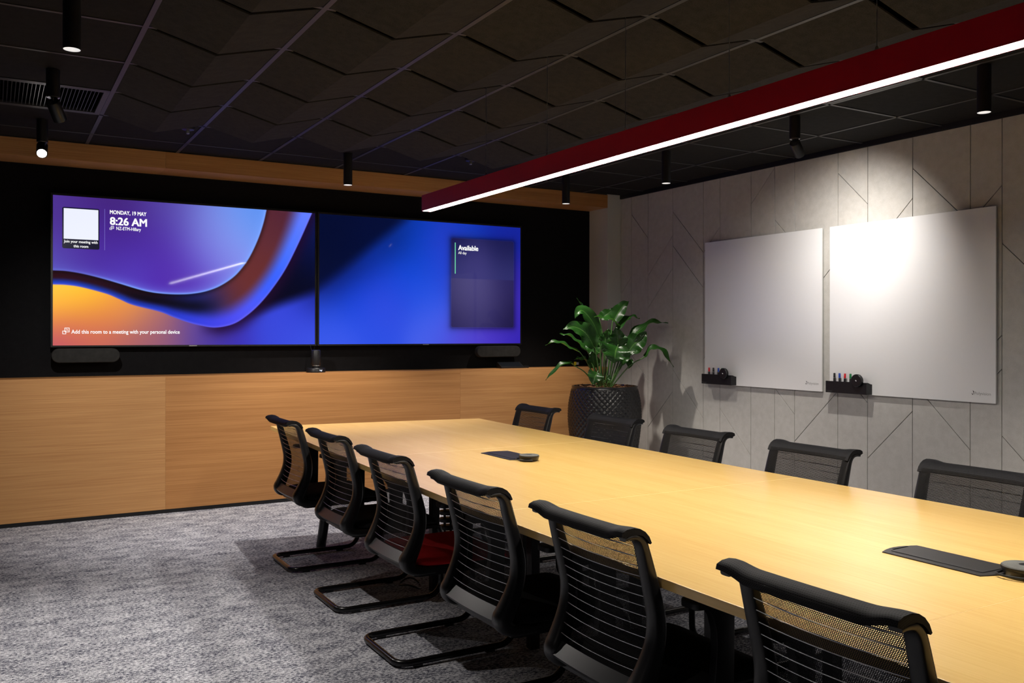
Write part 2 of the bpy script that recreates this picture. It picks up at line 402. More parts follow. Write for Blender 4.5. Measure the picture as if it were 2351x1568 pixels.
# ------------------------------------------------------------------ suspended ceiling
TX = lambda i: .6025+.63*i
TY = lambda j: -.0725+.63*j
def vtile_mesh():
    a, b, d = .013, .617, -.080; t = .009; y0, y1 = .0165, .6135
    pr = [(a, 0), (.315, d), (b, 0), (b, t), (.315, d+t+.001), (a, t)]
    return MB().prism(pr, y0, y1, 'XZ').mesh('folded_tile', bevel=.0012, seg=1, angle=25)
VT = vtile_mesh(); FT = MB().box(.013, .617, .013, .617, .002, .014).mesh('flat_tile')
for mt, me in ((M_vtile, VT), (M_ftile, FT)): me.materials.append(mt)
VENTS = {(-1, 9), (-2, 9), (5, 5)}
for i in range(-4, 8):
    for j in range(0, 11):
        if (i, j) in VENTS: continue
        v = 0 <= i < 5 and j < 10
        o = bpy.data.objects.new('folded_tile' if v else 'flat_tile', VT if v else FT)
        if i == 7:      # narrow border tile against the right wall
            o.scale = (.72, 1, 1)
        COL.objects.link(o); o.parent = ceil; o.location = (TX(i), TY(j), ZC)
    o = bpy.data.objects.new('flat_tile', FT); COL.objects.link(o); o.parent = ceil
    o.location = (TX(i), TY(11), ZC); o.scale = (.72 if i == 7 else 1, .57, 1)
for i in range(-4, 8):
    MB().box(TX(i)-.012, TX(i)+.012, TY(0), YP, ZC-.002, ZC+.03).build('grid_tee', M_tee, ceil)
for j in range(0, 12):
    for i0, i1 in ((-4, 0), (5, 8)) if j < 10 else ((-4, 8),):
        x0, x1 = TX(i0)+.0125, (TX(i1)-.0125 if i1 < 8 else XW-.012)
        MB().box(x0, x1, TY(j)-.010, TY(j)+.010, ZC-.002, ZC+.028).build('grid_tee', M_tee, ceil)
    for i in range(0, 6):        # stubs of the hidden cross tees show at the crossings
        if j < 10: MB().box(TX(i)-(.05 if i else .0), TX(i)+(.05 if i < 5 else .0), TY(j)-.011, TY(j)+.011, ZC-.0015, ZC+.028).build('grid_tee', M_tee, ceil)
# supply vents
def slot_vent(i0, i1, j, label):
    x0, x1, y0, y1 = TX(i0)+.013, TX(i1)-.013, TY(j)+.013, TY(j+1)-.013
    t = tag(empty('ceiling_vent', ((x0+x1)/2, (y0+y1)/2, ZC)), label, 'vent')
    cx, cy = t.location.x, t.location.y
    f = MB()
    for a in ((x0-cx, x1-cx, y0-cy, y0-cy+.03), (x0-cx, x1-cx, y1-cy-.03, y1-cy), (x0-cx, x0-cx+.03, y0-cy+.03, y1-cy-.03), (x1-cx-.03, x1-cx, y0-cy+.03, y1-cy-.03)):
        f.box(a[0], a[1], a[2], a[3], -.002, .012)
    f.build('vent_frame', M_tee, t)
    MB().box(x0-cx+.03, x1-cx-.03, y0-cy+.03, y1-cy-.03, .035, .04).build('vent_backing', M_void, t)
    n = int((x1-x0-.06)/.02); sl = MB().prism([(-.001, .002), (.002, .002), (.010, .034), (.007, .034)], y0-cy+.03, y1-cy-.03, 'XZ').mesh('vent_slat'); sl.materials.append(M_black)
    for k in range(n):
        o = bpy.data.objects.new('vent_slat', sl); COL.objects.link(o); o.parent = t; o.location = (x0-cx+.04+k*.02, 0, 0)
slot_vent(-2, 0, 9, 'long black slatted air vent in the ceiling above the left spotlights')
def swirl_vent(i, j, label):
    t = tag(empty('ceiling_vent', (TX(i)+.315, TY(j)+.315, ZC)), label, 'vent')
    f = MB(); s = .30
    for a in ((-s, s, -s, -s+.035), (-s, s, s-.035, s), (-s, -s+.035, -s+.035, s-.035), (s-.035, s, -s+.035, s-.035)): f.box(*a, -.002, .014)
    f.build('vent_frame', M_tee, t)
    MB().box(-s+.035, s-.035, -s+.035, s-.035, .05, .055).build('vent_backing', M_void, t)
    me = MB().prism([(.06, -.012), (.235, -.02), (.235, .02), (.06, .004)], .006, .012, 'XY').mesh('vent_blade'); me.materials.append(M_tee)
    for k in range(16):
        o = bpy.data.objects.new('vent_blade', me); COL.objects.link(o); o.parent = t; o.rotation_euler = (.0, 0, k*math.pi/8)
    MB().lathe([(.06, .002), (.06, .012)], (0, 0, 0), 20).build('vent_hub', M_tee, t)
swirl_vent(5, 5, 'square swirl air diffuser half hidden behind the red pendant lamp')
# little round devices on the ceiling
def sensor(x, y, label):
    t = tag(empty('ceiling_sensor', (x, y, ZC)), label, 'sensor', 'small round ceiling devices')
    MB().lathe([(.045, .004), (.045, -.006), (.040, -.018), (.022, -.024)][::-1], (0, 0, 0), 20).build('sensor_body', M_black, t, smooth=True)
    MB().lathe([(.010, -.046), (.012, -.040), (.012, -.022)], (0, 0, 0), 12).build('sensor_eye', M_alu, t, smooth=True)
sensor(1.142, 6.30, 'small black round sensor on the ceiling above the left screen')
sensor(3.288, 6.30, 'small black round sensor on the ceiling behind the first lamp cable')

# ------------------------------------------------------------------ ceiling spots
R = .034
def downlight(x, y, label, group='ceiling downlights', power=DOWN_W, angle=78, zb=2.522):
    t = tag(empty('downlight', (x, y, ZC)), label, 'downlight', group)
    b = zb-ZC
    # hollow can: outer wall, rim, inner reflector
    n = 28; prof = [(R, -.001), (R, b), (R-.002, b-.0005), (R-.003, b), (R-.006, b+.018)]
    m = MB()
    rows = [[(r*math.cos(2*math.pi*k/n), r*math.sin(2*math.pi*k/n), z) for k in range(n)] for r, z in prof[:3]]
    m.grid(rows, True).build('lamp_body', M_black, t, smooth=True, fix=False)
    m = MB(); rows = [[(r*math.cos(2*math.pi*k/n), r*math.sin(2*math.pi*k/n), z) for k in range(n)] for r, z in prof[2:]]
    m.grid(rows, True); o0 = len(m.v); m.add([(0, 0, b+.018)], [])
    for k in range(n): m.f.append((2*n+k, 2*n+(k+1) % n, o0))
    m.build('lamp_reflector', M_down, t, smooth=True, fix=False)
    spot('lamp_light', t, (x, y, zb-.004), (x, y, 0), power, angle, .75, WARM)
    return t
def spotlight(x, y, aim, label, power=DOWN_W, angle=60, blend=.7, group='adjustable ceiling spotlights'):
    t = tag(empty('spotlight', (x, y, ZC)), label, 'spotlight', group)
    b = 2.621-ZC
    MB().lathe([(R, b), (R, -.001)], (0, 0, 0), 28).build('lamp_stem', M_black, t, smooth=True)
    MB().lathe([(R-.003, b-.003), (R-.003, b+.001)], (0, 0, 0), 24).build('stem_ring', M_alu, t, smooth=True)
    MB().cyl((0, 0, b), (0, 0, b-.03), .006, n=10).build('swivel', M_black, t)
    d = (Vector(aim)-Vector((x, y, 2.58))).normalized()
    p0 = Vector((0, 0, b-.028)) - d*.008; p1 = p0 + d*.115
    hd = MB().tube([p0, p0+d*.004, p1-d*.002, p1], [R-.003, R, R, R-.004], 26).build('lamp_head', M_frame, t, smooth=True)
    MB().tube([p1, p1+d*.0012], [R-.006, R-.006], 24).build('lamp_lens', M_spotface, hd, smooth=True)
    pw = Vector((x, y, ZC))+p1+d*.006
    spot('lamp_light', t, pw, aim, power, angle, blend, NEUT)
    return t
downlight(.28, 4.02, 'black cylinder downlight near the top left corner of the picture', power=DOWN_W*1.05)
downlight(2.375, 6.595, 'black cylinder downlight in front of the oak beam between the two screens', power=DOWN_W*1.15, angle=88)
downlight(4.37, 6.56, 'black cylinder downlight in front of the oak beam near the plant', power=DOWN_W*1.0, angle=88)
downlight(4.435, 5.285, 'black cylinder downlight above the left whiteboard', power=DOWN_W*.85)
downlight(4.435, 2.765, 'black cylinder downlight at the right edge of the picture', power=DOWN_W*.7)
spotlight(.28, 5.30, (1.35, 7.2, .50), 'tilted spotlight hanging in front of the black ceiling vent', power=DOWN_W*1.15, angle=90, blend=.8)
spotlight(.285, 6.57, (.05, 3.4, .3), 'spotlight beside the oak beam shining bright towards the camera', power=DOWN_W*.45, angle=64)
spotlight(4.43, 4.02, (5.45, 4.42, 1.85), 'tilted spotlight aimed at the whiteboards', power=DOWN_W*.75, angle=96, blend=1.0)
downlight(.28, 1.50, 'unseen black cylinder downlight added as fill on the near left, outside the picture', power=DOWN_W*.5)  # unseen lamp, added as fill for the near left of the room
downlight(4.435, 1.505, 'unseen black cylinder downlight added as fill on the near right, outside the picture', power=DOWN_W*.35)  # likewise an added, unseen fill lamp on the whiteboard side

# ------------------------------------------------------------------ pendant lamp
LX0, LX1, LY0, LY1, LZ0, LZ1 = 2.335, 2.400, .46, 5.138, 2.145, 2.243
pl = tag(empty('pendant_lamp', ((LX0+LX1)/2, (LY0+LY1)/2, LZ1)), 'long crimson linear pendant lamp hanging on thin wires over the table', 'pendant lamp')
ox, oy, oz = pl.location
b = MB(); t_ = .004
b.box(LX0-ox, LX1-ox, LY0-oy, LY1-oy, LZ1-oz-t_, 0)
b.box(LX0-ox, LX0-ox+t_, LY0-oy, LY1-oy, LZ0-oz, LZ1-oz-t_)
b.box(LX1-ox-t_, LX1-ox, LY0-oy, LY1-oy, LZ0-oz, LZ1-oz-t_)
b.box(LX0-ox+t_, LX1-ox-t_, LY0-oy, LY0-oy+t_, LZ0-oz, LZ1-oz-t_)
b.box(LX0-ox+t_, LX1-ox-t_, LY1-oy-t_, LY1-oy, LZ0-oz, LZ1-oz-t_)
b.build('lamp_housing', M_red, pl, fix=True)
MB().box(LX0-ox+t_, LX1-ox-t_, LY0-oy+t_, LY1-oy-t_, LZ0-oz+.0006, LZ0-oz+.006).build('lamp_diffuser', M_lamp, pl)
for y in (4.352, 3.722, 3.092, 2.462, 1.822, 1.19, .56):
    MB().cyl((0, y-oy, .0), (0, y-oy, ZC-oz), .0011, n=6).build('suspension_wire', M_wire, pl)
    MB().lathe([(.006, 0), (.006, .016), (.003, .022)], (0, y-oy, 0), 12).build('wire_grip', M_alu, pl, smooth=True)

# ------------------------------------------------------------------ screens
SMAT = screen_mat()
UC = [(0,.501),(.044,.503),(.098,.517),(.163,.544),(.228,.577),(.3,.615),(.349,.633),(.398,.641),(.448,.642),(.498,.635),(.55,.615),(.602,.577),(.655,.512),(.692,.44),(.725,.35),(.758,.22),(.78,.099),(.795,-.02)]
LC = [(0,.595),(.044,.596),(.098,.609),(.182,.649),(.228,.684),(.276,.722),(.373,.766),(.423,.802),(.473,.835),(.524,.86),(.587,.876),(.655,.851),(.709,.792),(.764,.702),(.819,.581),(.875,.428),(.932,.222),(.987,0),(1.0,-.05)]
def lin(c):
    c = np.asarray(c, float)/255
    return np.where(c <= .04045, c/12.92, ((c+.055)/1.055)**2.4)
def ss(a, b, x):
    t = np.clip((x-a)/(b-a), 0, 1); return t*t*(3-2*t)
def rbf(pts, A, B, s=.16):
    """smooth colour field through scattered samples (a, b, (r, g, b))"""
    W = 0; C = 0
    for a, b, c in pts:
        w = np.exp(-((A-a)**2+((B-b)*.56)**2)/(2*s*s))+1e-9
        W = W+w; C = C+w[..., None]*np.array(c, float)
    return C/W[..., None]
def left_art(A, B):
    # signed distances, perpendicular to the curves
    def dist(curve):
        P = np.array(spline(curve, 200)); d = np.full(A.shape, 9.)
        for k in range(len(P)-1):
            p, q = P[k], P[k+1]; v = (q-p)*np.array([1, .56]); L2 = v@v
            rx, ry = A-p[0], (B-p[1])*.56
            t = np.clip((rx*v[0]+ry*v[1])/L2, 0, 1)
            d = np.minimum(d, np.hypot(rx-t*v[0], ry-t*v[1]))
        return d
    du, dl = dist(UC), dist(LC)
    top = rbf([(.0,.02,(74,52,140)),(.03,.2,(70,38,125)),(.0,.42,(92,92,190)),(.2,.03,(62,34,110)),(.2,.3,(62,26,128)),(.4,.05,(78,62,150)),(.4,.3,(70,34,150)),(.45,.55,(72,28,150)),(.25,.5,(84,66,190)),(.55,.1,(110,120,205)),(.62,.25,(140,160,235)),(.7,.1,(112,150,232)),(.75,.02,(72,130,225)),(.55,.35,(98,84,190)),(.62,.45,(130,140,232)),(.5,.6,(82,48,176)),(.12,.35,(70,40,150))], A, B, .09)
    bot = rbf([(.0,.62,(250,200,70)),(.1,.68,(250,196,46)),(.0,.8,(244,160,56)),(.12,.8,(240,156,48)),(.25,.78,(232,148,64)),(.1,.9,(205,112,72)),(.0,.98,(176,72,104)),(.06,.98,(180,74,98)),(.12,.96,(178,80,94)),(.16,.9,(214,118,70)),(.3,.96,(148,82,102)),(.2,.97,(165,84,96)),(.35,.88,(176,110,96)),(.4,.97,(120,74,120)),(.5,.93,(96,70,140)),(.58,.97,(62,46,150)),(.68,.96,(56,44,170)),(.8,.95,(54,70,208)),(.95,.95,(56,76,215)),(.95,.75,(48,64,205)),(.85,.85,(52,66,206)),(1.,.6,(20,30,120))], A, B, .065)
    # dark sweep under the ribbon on the right
    sweep = rbf([(.7,.88,(24,6,34)),(.8,.7,(6,4,26)),(.9,.5,(4,6,30)),(.98,.3,(6,12,52)),(.98,.1,(10,24,84)),(.62,.92,(40,20,70))], A, B, .07)
    f = 1-ss(-.02, .10, (B-(1.22-.66*A)))          # above the lower edge of the dark sweep
    f = f*ss(.50, .66, A); bot = bot*(1-f[..., None])+sweep*f[..., None]
    # shadow just below the curve, near the bottom of the wave
    sh = np.exp(-(dl/.035)**2)*ss(.5, .62, A)
    bot = bot*(1-.75*sh[..., None])+np.array([30, 8, 40])*.75*sh[..., None]
    rib = rbf([(.0,.52,(44,14,20)),(.1,.54,(40,14,30)),(.2,.59,(36,12,24)),(.35,.67,(26,8,18)),(.45,.70,(18,6,24)),(.5,.74,(18,34,120)),(.55,.72,(20,40,128)),(.62,.66,(92,40,44)),(.7,.58,(104,46,44)),(.76,.42,(96,42,44)),(.82,.2,(92,44,52)),(.84,.05,(84,34,40)),(.9,.05,(70,34,60))], A, B, .07)
    tr = du/(du+dl+1e-6)                            # 0 at upper edge, 1 at lower edge
    blue = rbf([(0,.58,(28,58,176)),(.2,.63,(24,50,150)),(.35,.73,(26,50,170)),(.5,.82,(40,58,205)),(.6,.84,(70,62,225)),(.7,.74,(78,84,235)),(.8,.52,(52,92,240)),(.9,.25,(70,110,245)),(.97,.05,(96,120,245))], A, B, .08)
    kb = ss(.42, .86, tr)[..., None]
    ribbon = rib*(1-kb)+blue*kb
    ribbon = ribbon*(1-.35*np.exp(-(du/.012)**2))[..., None]
    dark = (np.exp(-((tr-.42)/.2)**2)*ss(.15, .35, A)*(1-ss(.5, .64, A)))[..., None]
    ribbon = ribbon*(1-.75*dark)+np.array([6, 5, 18])*.75*dark
    lilac = np.exp(-(dl/.006)**2)[..., None]; ribbon = ribbon*(1-.5*lilac)+np.array([120, 110, 235])*.5*lilac
    glow = (np.exp(-(du/.007)**2)*.7+np.exp(-(du/.024)**2)*.3)*(.35+.6*ss(.05, .3, A)); top = top*(1-glow[..., None])+np.array([120, 160, 250])*glow[..., None]
    # region masks
    SU, SL = spline(UC, 400), spline(LC, 400)
    inside_top = (B < np.interp(A, [a for a, b in SU], [b for a, b in SU])) & (A < .795)
    above_l = B < np.interp(A, [a for a, b in SL], [b for a, b in SL])
    ku = ss(-.0022, .0022, np.where(inside_top, du, -du))[..., None]; kl = ss(-.0022, .0022, np.where(above_l, dl, -dl))[..., None]
    C = ribbon*kl+bot*(1-kl)
    return top*ku+C*(1-ku)
def right_art(A, B):
    C = rbf([(0,.0,(6,30,78)),(.05,.15,(4,20,60)),(.12,.3,(4,14,58)),(0,.35,(4,10,44)),(.0,.5,(8,20,92)),(.3,.02,(8,32,104)),(.28,.15,(10,40,128)),(.22,.35,(8,44,160)),(.45,.06,(8,54,168)),(.5,.3,(6,62,190)),(.35,.5,(10,64,202)),(.15,.6,(16,62,208)),(0,.75,(40,76,216)),(.05,.95,(56,84,222)),(.25,.8,(40,74,214)),(.3,.62,(56,70,210)),(.5,.6,(38,78,214)),(.55,.85,(66,90,220)),(.6,.4,(36,68,204)),(.7,.05,(14,52,170)),(.9,.04,(16,36,150)),(.98,.1,(18,30,140)),(.98,.4,(48,36,160)),(.98,.7,(58,40,172)),(.85,.95,(74,54,186)),(.7,.95,(72,62,196)),(.97,.96,(44,28,160)),(.6,.2,(48,56,190)),(.75,.5,(58,52,170))], A, B, .085)
    f = (1-ss(-.06, .10, B-(.545-1.42*A)))[..., None]*.9
    C = C*(1-f)+np.array([3, 9, 42])*f
    # meeting card
    def rr(a0, a1, b0, b1, r):
        dx = np.maximum(np.maximum(a0+r-A, A-(a1-r)), 0); dy = np.maximum(np.maximum(b0+r*1.78-B, B-(b1-r*1.78)), 0)*.56
        return np.hypot(dx, dy)-r
    d = rr(.626, .965, .120, .868, .012)
    k = (1-ss(-.004, .003, d))[..., None]
    up = rbf([(.64,.15,(18,18,66)),(.9,.15,(22,22,70)),(.75,.35,(64,58,120)),(.92,.42,(44,44,100)),(.65,.4,(40,40,100))], A, B, .08)
    lo = rbf([(.65,.5,(44,40,92)),(.74,.5,(88,82,140)),(.9,.5,(40,34,88)),(.65,.8,(36,30,80)),(.8,.8,(50,44,100)),(.94,.82,(28,22,66)),(.76,.65,(78,70,124))], A, B, .08)
    card = np.where((B < .457)[..., None], up, lo*.94)
    sh = (np.exp(-np.maximum(d, 0)/.012)*.45*(d > 0))[..., None]
    C = C*(1-sh)
    return C*(1-k)+card*k
def screen_mesh(name, x0, x1, z0, z1, y, art, nx, nz):
    a = np.linspace(0, 1, nx+1); b_ = np.linspace(0, 1, nz+1)
    A, B = np.meshgrid(a, b_)
    C = lin(np.clip(art(A, B), 0, 255))
    vs = np.stack([x0+A*(x1-x0), np.full(A.shape, y), z1-B*(z1-z0)], -1).reshape(-1, 3)
    idx = np.arange((nx+1)*(nz+1)).reshape(nz+1, nx+1)
    fs = np.stack([idx[:-1, :-1], idx[1:, :-1], idx[1:, 1:], idx[:-1, 1:]], -1).reshape(-1, 4)
    me = bpy.data.meshes.new(name); me.from_pydata(vs.tolist(), [], fs.tolist())
    at = me.attributes.new('Col', 'FLOAT_COLOR', 'POINT')
    at.data.foreach_set('color', np.concatenate([C.reshape(-1, 3), np.ones((C.shape[0]*C.shape[1], 1))], 1).astype(np.float32).ravel())
    me.update(); return me
def television(x0, x1, label, art, sx0, sx1):
    t = tag(empty('television', ((x0+x1)/2, 7.479, 1.271)), label, 'television', 'wall screens')
    ox, oy, oz = t.location; y = -.0
    bz = MB(); X0, X1, Z0, Z1 = x0-ox, x1-ox, 0, 2.424-oz
    a0, a1, c0, c1 = sx0-ox, sx1-ox, 1.284-oz, 2.408-oz
    bz.box(X0, X1, 0, .05, Z0, c0); bz.box(X0, X1, 0, .05, c1, Z1); bz.box(X0, a0, 0, .05, c0, c1); bz.box(a1, X1, 0, .05, c0, c1)
    bz.box(a0, a1, .012, .05, c0, c1)
    bz.build('bezel', M_black, t)
    MB().box(-.4, .4, .05, YB-7.479, .3, .8).build('mount_bracket', M_black, t)
    sc = link('display', screen_mesh('display', a0, a1, c0, c1, .004, art, 480, 270), SMAT, t)
    MB().box(-.03, .03, -.002, .0, .003, .010).build('maker_badge', M_glogo, t)
    W, Ht = a1-a0, c1-c0
    return t, (lambda a, b: (a0+a*W, .0025, c1-b*Ht)), W, Ht
EX, EZ = (1, 0, 0), (0, 0, 1)
tv1, P1, W1, H1 = television(.381, 2.413, 'left wall screen showing the clock over an orange and purple wave', left_art, .395, 2.400)
def panel(name, P, a0, a1, b0, b1, m, t, r=.0, y=.0026, th=.0005):
    p, q = P(a0, b1), P(a1, b0)
    if r:
        poly = []
        for cx, cz, s in ((q[0]-r, q[2]-r, 0), (p[0]+r, q[2]-r, 90), (p[0]+r, p[2]+r, 180), (q[0]-r, p[2]+r, 270)):
            for k in range(7):
                an = math.radians(s+k*15); poly.append((cx+r*math.cos(an), cz+r*math.sin(an)))
    else: poly = [(p[0], p[2]), (q[0], p[2]), (q[0], q[2]), (p[0], q[2])]
    return MB().prism(poly, y-th, y, 'XZ').build(name, m, t)
panel('code_card', P1, .031, .158, .075, .351, M_card, tv1, .012, y=.0032)
panel('code_square', P1, .036, .154, .083, .287, M_icon, tv1, y=.0024)
panel('divider', P1, .1755, .1768, .072, .353, M_line, tv1)
def txt(P, t, a, b, body, size, a1, bold=0., m=None):
    p = P(a, b); return text_mesh('caption', body, size, m or M_text, t, (p[0], .0016, p[2]), EX, EZ, bold=bold, fit=P(a1, b)[0]-p[0])
txt(P1, tv1, .193, .103, 'MONDAY, 19 MAY', .0415, .324, .0022)
txt(P1, tv1, .193, .177, '8:26 AM', .083, .326, .0050)
txt(P1, tv1, .216, .210, 'NZ-ETM-Hillary', .036, .304, .0010)
txt(P1, tv1, .0372, .312, 'Join your meeting with', .0285, .1525, .0009)
txt(P1, tv1, .069, .342, 'this room', .0285, .1195, .0009)
txt(P1, tv1, .062, .921, 'Add this room to a meeting with your personal device', .042, .449, .0013)
def join_icon(P, t, a, b, s):
    """two overlapping outlined squares with a cast mark"""
    p = P(a, b); x, z = p[0], p[2]; y0, y1 = .0015, .002
    def ring(x0, z0, w_, h_, th):
        m = MB()
        m.box(x0, x0+w_, y0, y1, z0, z0+th); m.box(x0, x0+w_, y0, y1, z0+h_-th, z0+h_)
        m.box(x0, x0+th, y0, y1, z0+th, z0+h_-th); m.box(x0+w_-th, x0+w_, y0, y1, z0+th, z0+h_-th); return m
    m = ring(x+.30*s, z+.18*s, .70*s, .70*s, .085*s)
    m.v += []; r2 = ring(x, z-.12*s, .52*s, .52*s, .085*s)
    m.add(r2.v, r2.f)
    for rr_ in (.16, .30):
        pts = [(x+.50*s+rr_*s*math.cos(q), (y0+y1)/2, z+.40*s+rr_*s*math.sin(q)) for q in np.linspace(0, math.pi/2, 6)]
        m.tube(pts, .03*s, 4)
    m.build('join_icon', M_text, t)
join_icon(P1, tv1, .1935, .208, .030)
join_icon(P1, tv1, .032, .919, .048)
tv2, P2, W2, H2 = television(2.421, 4.464, 'right wall screen showing a plain blue page with an Available card', right_art, 2.437, 4.452)
panel('status_bar', P2, .6465, .6505, .160, .419, M_grn, tv2, .003)
txt(P2, tv2, .664, .221, 'Available', .066, .769, .0035)
txt(P2, tv2, .664, .254, 'All day', .036, .707)

# ------------------------------------------------------------------ devices below the screens
def soundbar(x0, x1, label):
    zc, r = 1.208, .0535; cx = (x0+x1)/2
    t = tag(empty('soundbar', (cx, 7.425, zc)), label, 'soundbar', 'pill-shaped soundbars')
    h = (x1-x0)/2
    poly = [(h-r+r*math.cos(a), r*math.sin(a)) for a in np.linspace(-math.pi/2, math.pi/2, 15)]+[(-h+r+r*math.cos(a), r*math.sin(a)) for a in np.linspace(math.pi/2, 1.5*math.pi, 15)]
    MB().prism(poly, .0, .065, 'XZ').build('speaker_cloth', M_grille, t, bevel=.008, seg=3, smooth=True)
    MB().box(-.1, .1, .065, YB-7.425, -.03, .03).build('mount_bracket', M_black, t)
soundbar(.383, .851, 'dark pill-shaped soundbar under the left end of the left screen')
soundbar(3.95, 4.424, 'dark pill-shaped soundbar under the right end of the right screen')
cc = tag(empty('conference_camera', (2.376, 7.38, 1.047)), 'small black cylindrical conference camera on the oak ledge between the screens', 'camera')
MB().lathe([(.076, 0), (.080, .004), (.080, .032), (.076, .038)], (0, 0, 0), 36).build('camera_base', M_black, cc, smooth=True)
MB().lathe([(.030, .038), (.030, .052)], (0, 0, 0), 24).build('camera_neck', M_black, cc, smooth=True)
MB().lathe([(.036, .052), (.038, .054), (.038, .063), (.036, .065)], (0, 0, 0), 32).build('camera_ring', M_alu, cc, smooth=True)
MB().lathe([(.041, .065), (.043, .07), (.040, .178), (.036, .188), (.028, .191)], (0, 0, 0), 32).build('camera_body', M_black, cc, smooth=True)
text_mesh('maker_mark', 'logi', .018, M_icon, cc, (.018, -.0785, .014), (.96, .28, 0), (0, 0, 1), align='CENTER', bold=.0008)
MB().tube([(-.03, .02, .18), (-.032, .04, .21), (-.03, .06, .24)], .0016, 6).build('camera_cable', M_black, cc)
tp = tag(empty('touch_controller', (4.30, 7.41, 1.047)), 'low black touch control pad on the oak ledge under the right soundbar', 'controller')
MB().prism([(-.045, 0), (.05, 0), (.05, .055), (.035, .058), (-.045, .014)], -.125, .125, 'YZ').build('pad_body', M_black, tp, bevel=.003)
MB().prism([(-.036, .0192), (.028, .0553), (.028, .0563), (-.036, .0202)], -.115, .105, 'YZ').build('pad_screen', mat('pad_glass', (.01, .012, .016), .08), tp)
MB().box(.128, .185, -.035, .03, 0, .02).build('pad_cable_box', M_black, tp, bevel=.002)
tg = tag(empty('cable_tag', (5.145, 7.50, 1.047)), 'tiny yellow and white cable tag on the ledge behind the plant', 'tag')
MB().box(-.028, .0, .03, .032, .01, .045).build('tag_yellow', mat('yellow_label', (.75, .62, .02), .5), tg)
MB().box(.0, .03, .03, .032, .015, .040).build('tag_white', mat('white_label', (.5, .5, .55), .5), tg)
MB().tube([(-.01, .03, .012), (.01, .02, .0), (.03, .03, .012)], .0025, 6).build('tag_wire', M_black, tg)

# ------------------------------------------------------------------ whiteboards with trays
def whiteboard(y0, y1, label):
    t = tag(empty('whiteboard', (5.454, (y0+y1)/2, .938)), label, 'whiteboard', 'square whiteboards')
    h = (y1-y0)/2; Z = 2.182-.938
    MB().box(.0, .004, -h, h, 0, Z).build('writing_surface', M_white, t)
    MB().box(.0042, .016, -h+.0015, h-.0015, .0015, Z-.0015).build('board_core', M_wedge, t)
    for y, z in ((-h+.1, .1), (h-.1, .1), (-h+.1, Z-.1), (h-.1, Z-.1)):
        MB().cyl((.016, y, z), (XW-5.4545, y, z), .012, n=12).build('standoff', M_alu, t)
    lg = text_mesh('logo', 'Polyvision', .0275, M_glogo, t, (-.0007, -h+.141, .0495), (0, -1, 0), (0, 0, 1), depth=.0002)
    # emblem: an open fan of two strokes
    def stroke(pts, m=M_blogo): MB().prism([(-h+.153+a*-.001, .047+b*.001) for a, b in pts], -.0007, -.0002, 'YZ').build('emblem', m, t)
    stroke([(2, 29), (9, 24), (9, 18), (4, 12), (4, 21)]); stroke([(-6, 8), (-6, 12), (0, 5), (8, 12), (8, 8), (0, 0)]) ; stroke([(3, 30), (4, 27), (1, 24), (0, 26)], M_glogo)
    return t
whiteboard(4.682, 5.971, 'left square white board with pens in a tray at its lower left corner')
whiteboard(3.322, 4.609, 'right square white board with the bright pool of light at its top')
def tray(y0, y1, label):
    """y1 is the end farther from the camera"""
    t = tag(empty('pen_tray', (5.454, (y0+y1)/2, .942)), label, 'pen tray', 'black pen trays on the whiteboards')
    h = (y1-y0)/2; D = -.062; Hh = .085; th = .004
    m = MB(); m.box(D, D+th, -h, h, 0, Hh); m.box(-.0045, -.0005, -h, h, 0, Hh-.012)
    m.box(D+th, -.0045, -h, h, 0, th)
    sl = [(D+th, th), (-.0045, th), (-.0045, Hh-.014), (D+th+.012, Hh), (D+th, Hh)]
    for a in (-h, h-th):
        m.add([(p[0], a, p[1]) for p in sl]+[(p[0], a+th, p[1]) for p in sl], [(0, 1, 2, 3, 4), (9, 8, 7, 6, 5)]+[(i, 5+i, 5+(i+1) % 5, (i+1) % 5) for i in range(5)])
    m.build('tray_shell', M_black, t)
    text_mesh('maker_mark', 'Polyvision', .014, M_glogo, t, (D-.0004, h-.006, .007), (0, -1, 0), (0, 0, 1), depth=.0002, bold=.0005)
    return t
MCOL = {'red': (.62, .012, .02), 'black': (.012, .012, .013), 'blue': (.008, .055, .40), 'green': (.006, .19, .055)}
def marker(y, z, colr, label, lean=0.):
    t = tag(empty('marker', (5.425, y, .9465)), label, 'marker', 'whiteboard markers standing in the trays')
    t.rotation_euler = (lean, 0, 0)
    top = z-.9465
    MB().lathe([(.0078, 0), (.0085, .004), (.0085, top-.040), (.0078, top-.036)], (0, 0, 0), 16).build('marker_barrel', mat('marker_barrel', (.015, .015, .017), .35), t, smooth=True)
    MB().lathe([(.0068, top-.037), (.0068, top-.034)], (0, 0, 0), 12).build('marker_collar', mat('marker_collar', (.6, .6, .6), .4), t)
    MB().lathe([(.0082, top-.034), (.0076, top-.003), (.006, top)], (0, 0, 0), 16).build('marker_cap', mat('cap_'+colr, MCOL[colr], .35), t, smooth=True)
def eraser(y, z, label):
    t = tag(empty('board_eraser', (5.392, y, z)), label, 'eraser', 'round magnetic erasers')
    MB().lathe([(.042, -.026), (.046, -.022), (.046, -.004), (.044, -.0005)], (0, 0, 0), 36, 'X').build('eraser_body', M_black, t, smooth=True)
    MB().lathe([(.038, -.0268), (.0385, -.0255)], (0, 0, 0), 32, 'X').build('eraser_face', M_frame, t)
    MB().prism([(-.007, -.003), (-.002, -.006), (.006, .001), (.004, .005), (-.004, .003)], -.0275, -.0268, 'YZ').build('eraser_mark', mat('eraser_mark', (.7, .7, .7), .4), t)
tray(5.585, 5.945, 'black pen tray on the lower left corner of the left whiteboard')
tray(4.234, 4.594, 'black pen tray on the lower left corner of the right whiteboard')
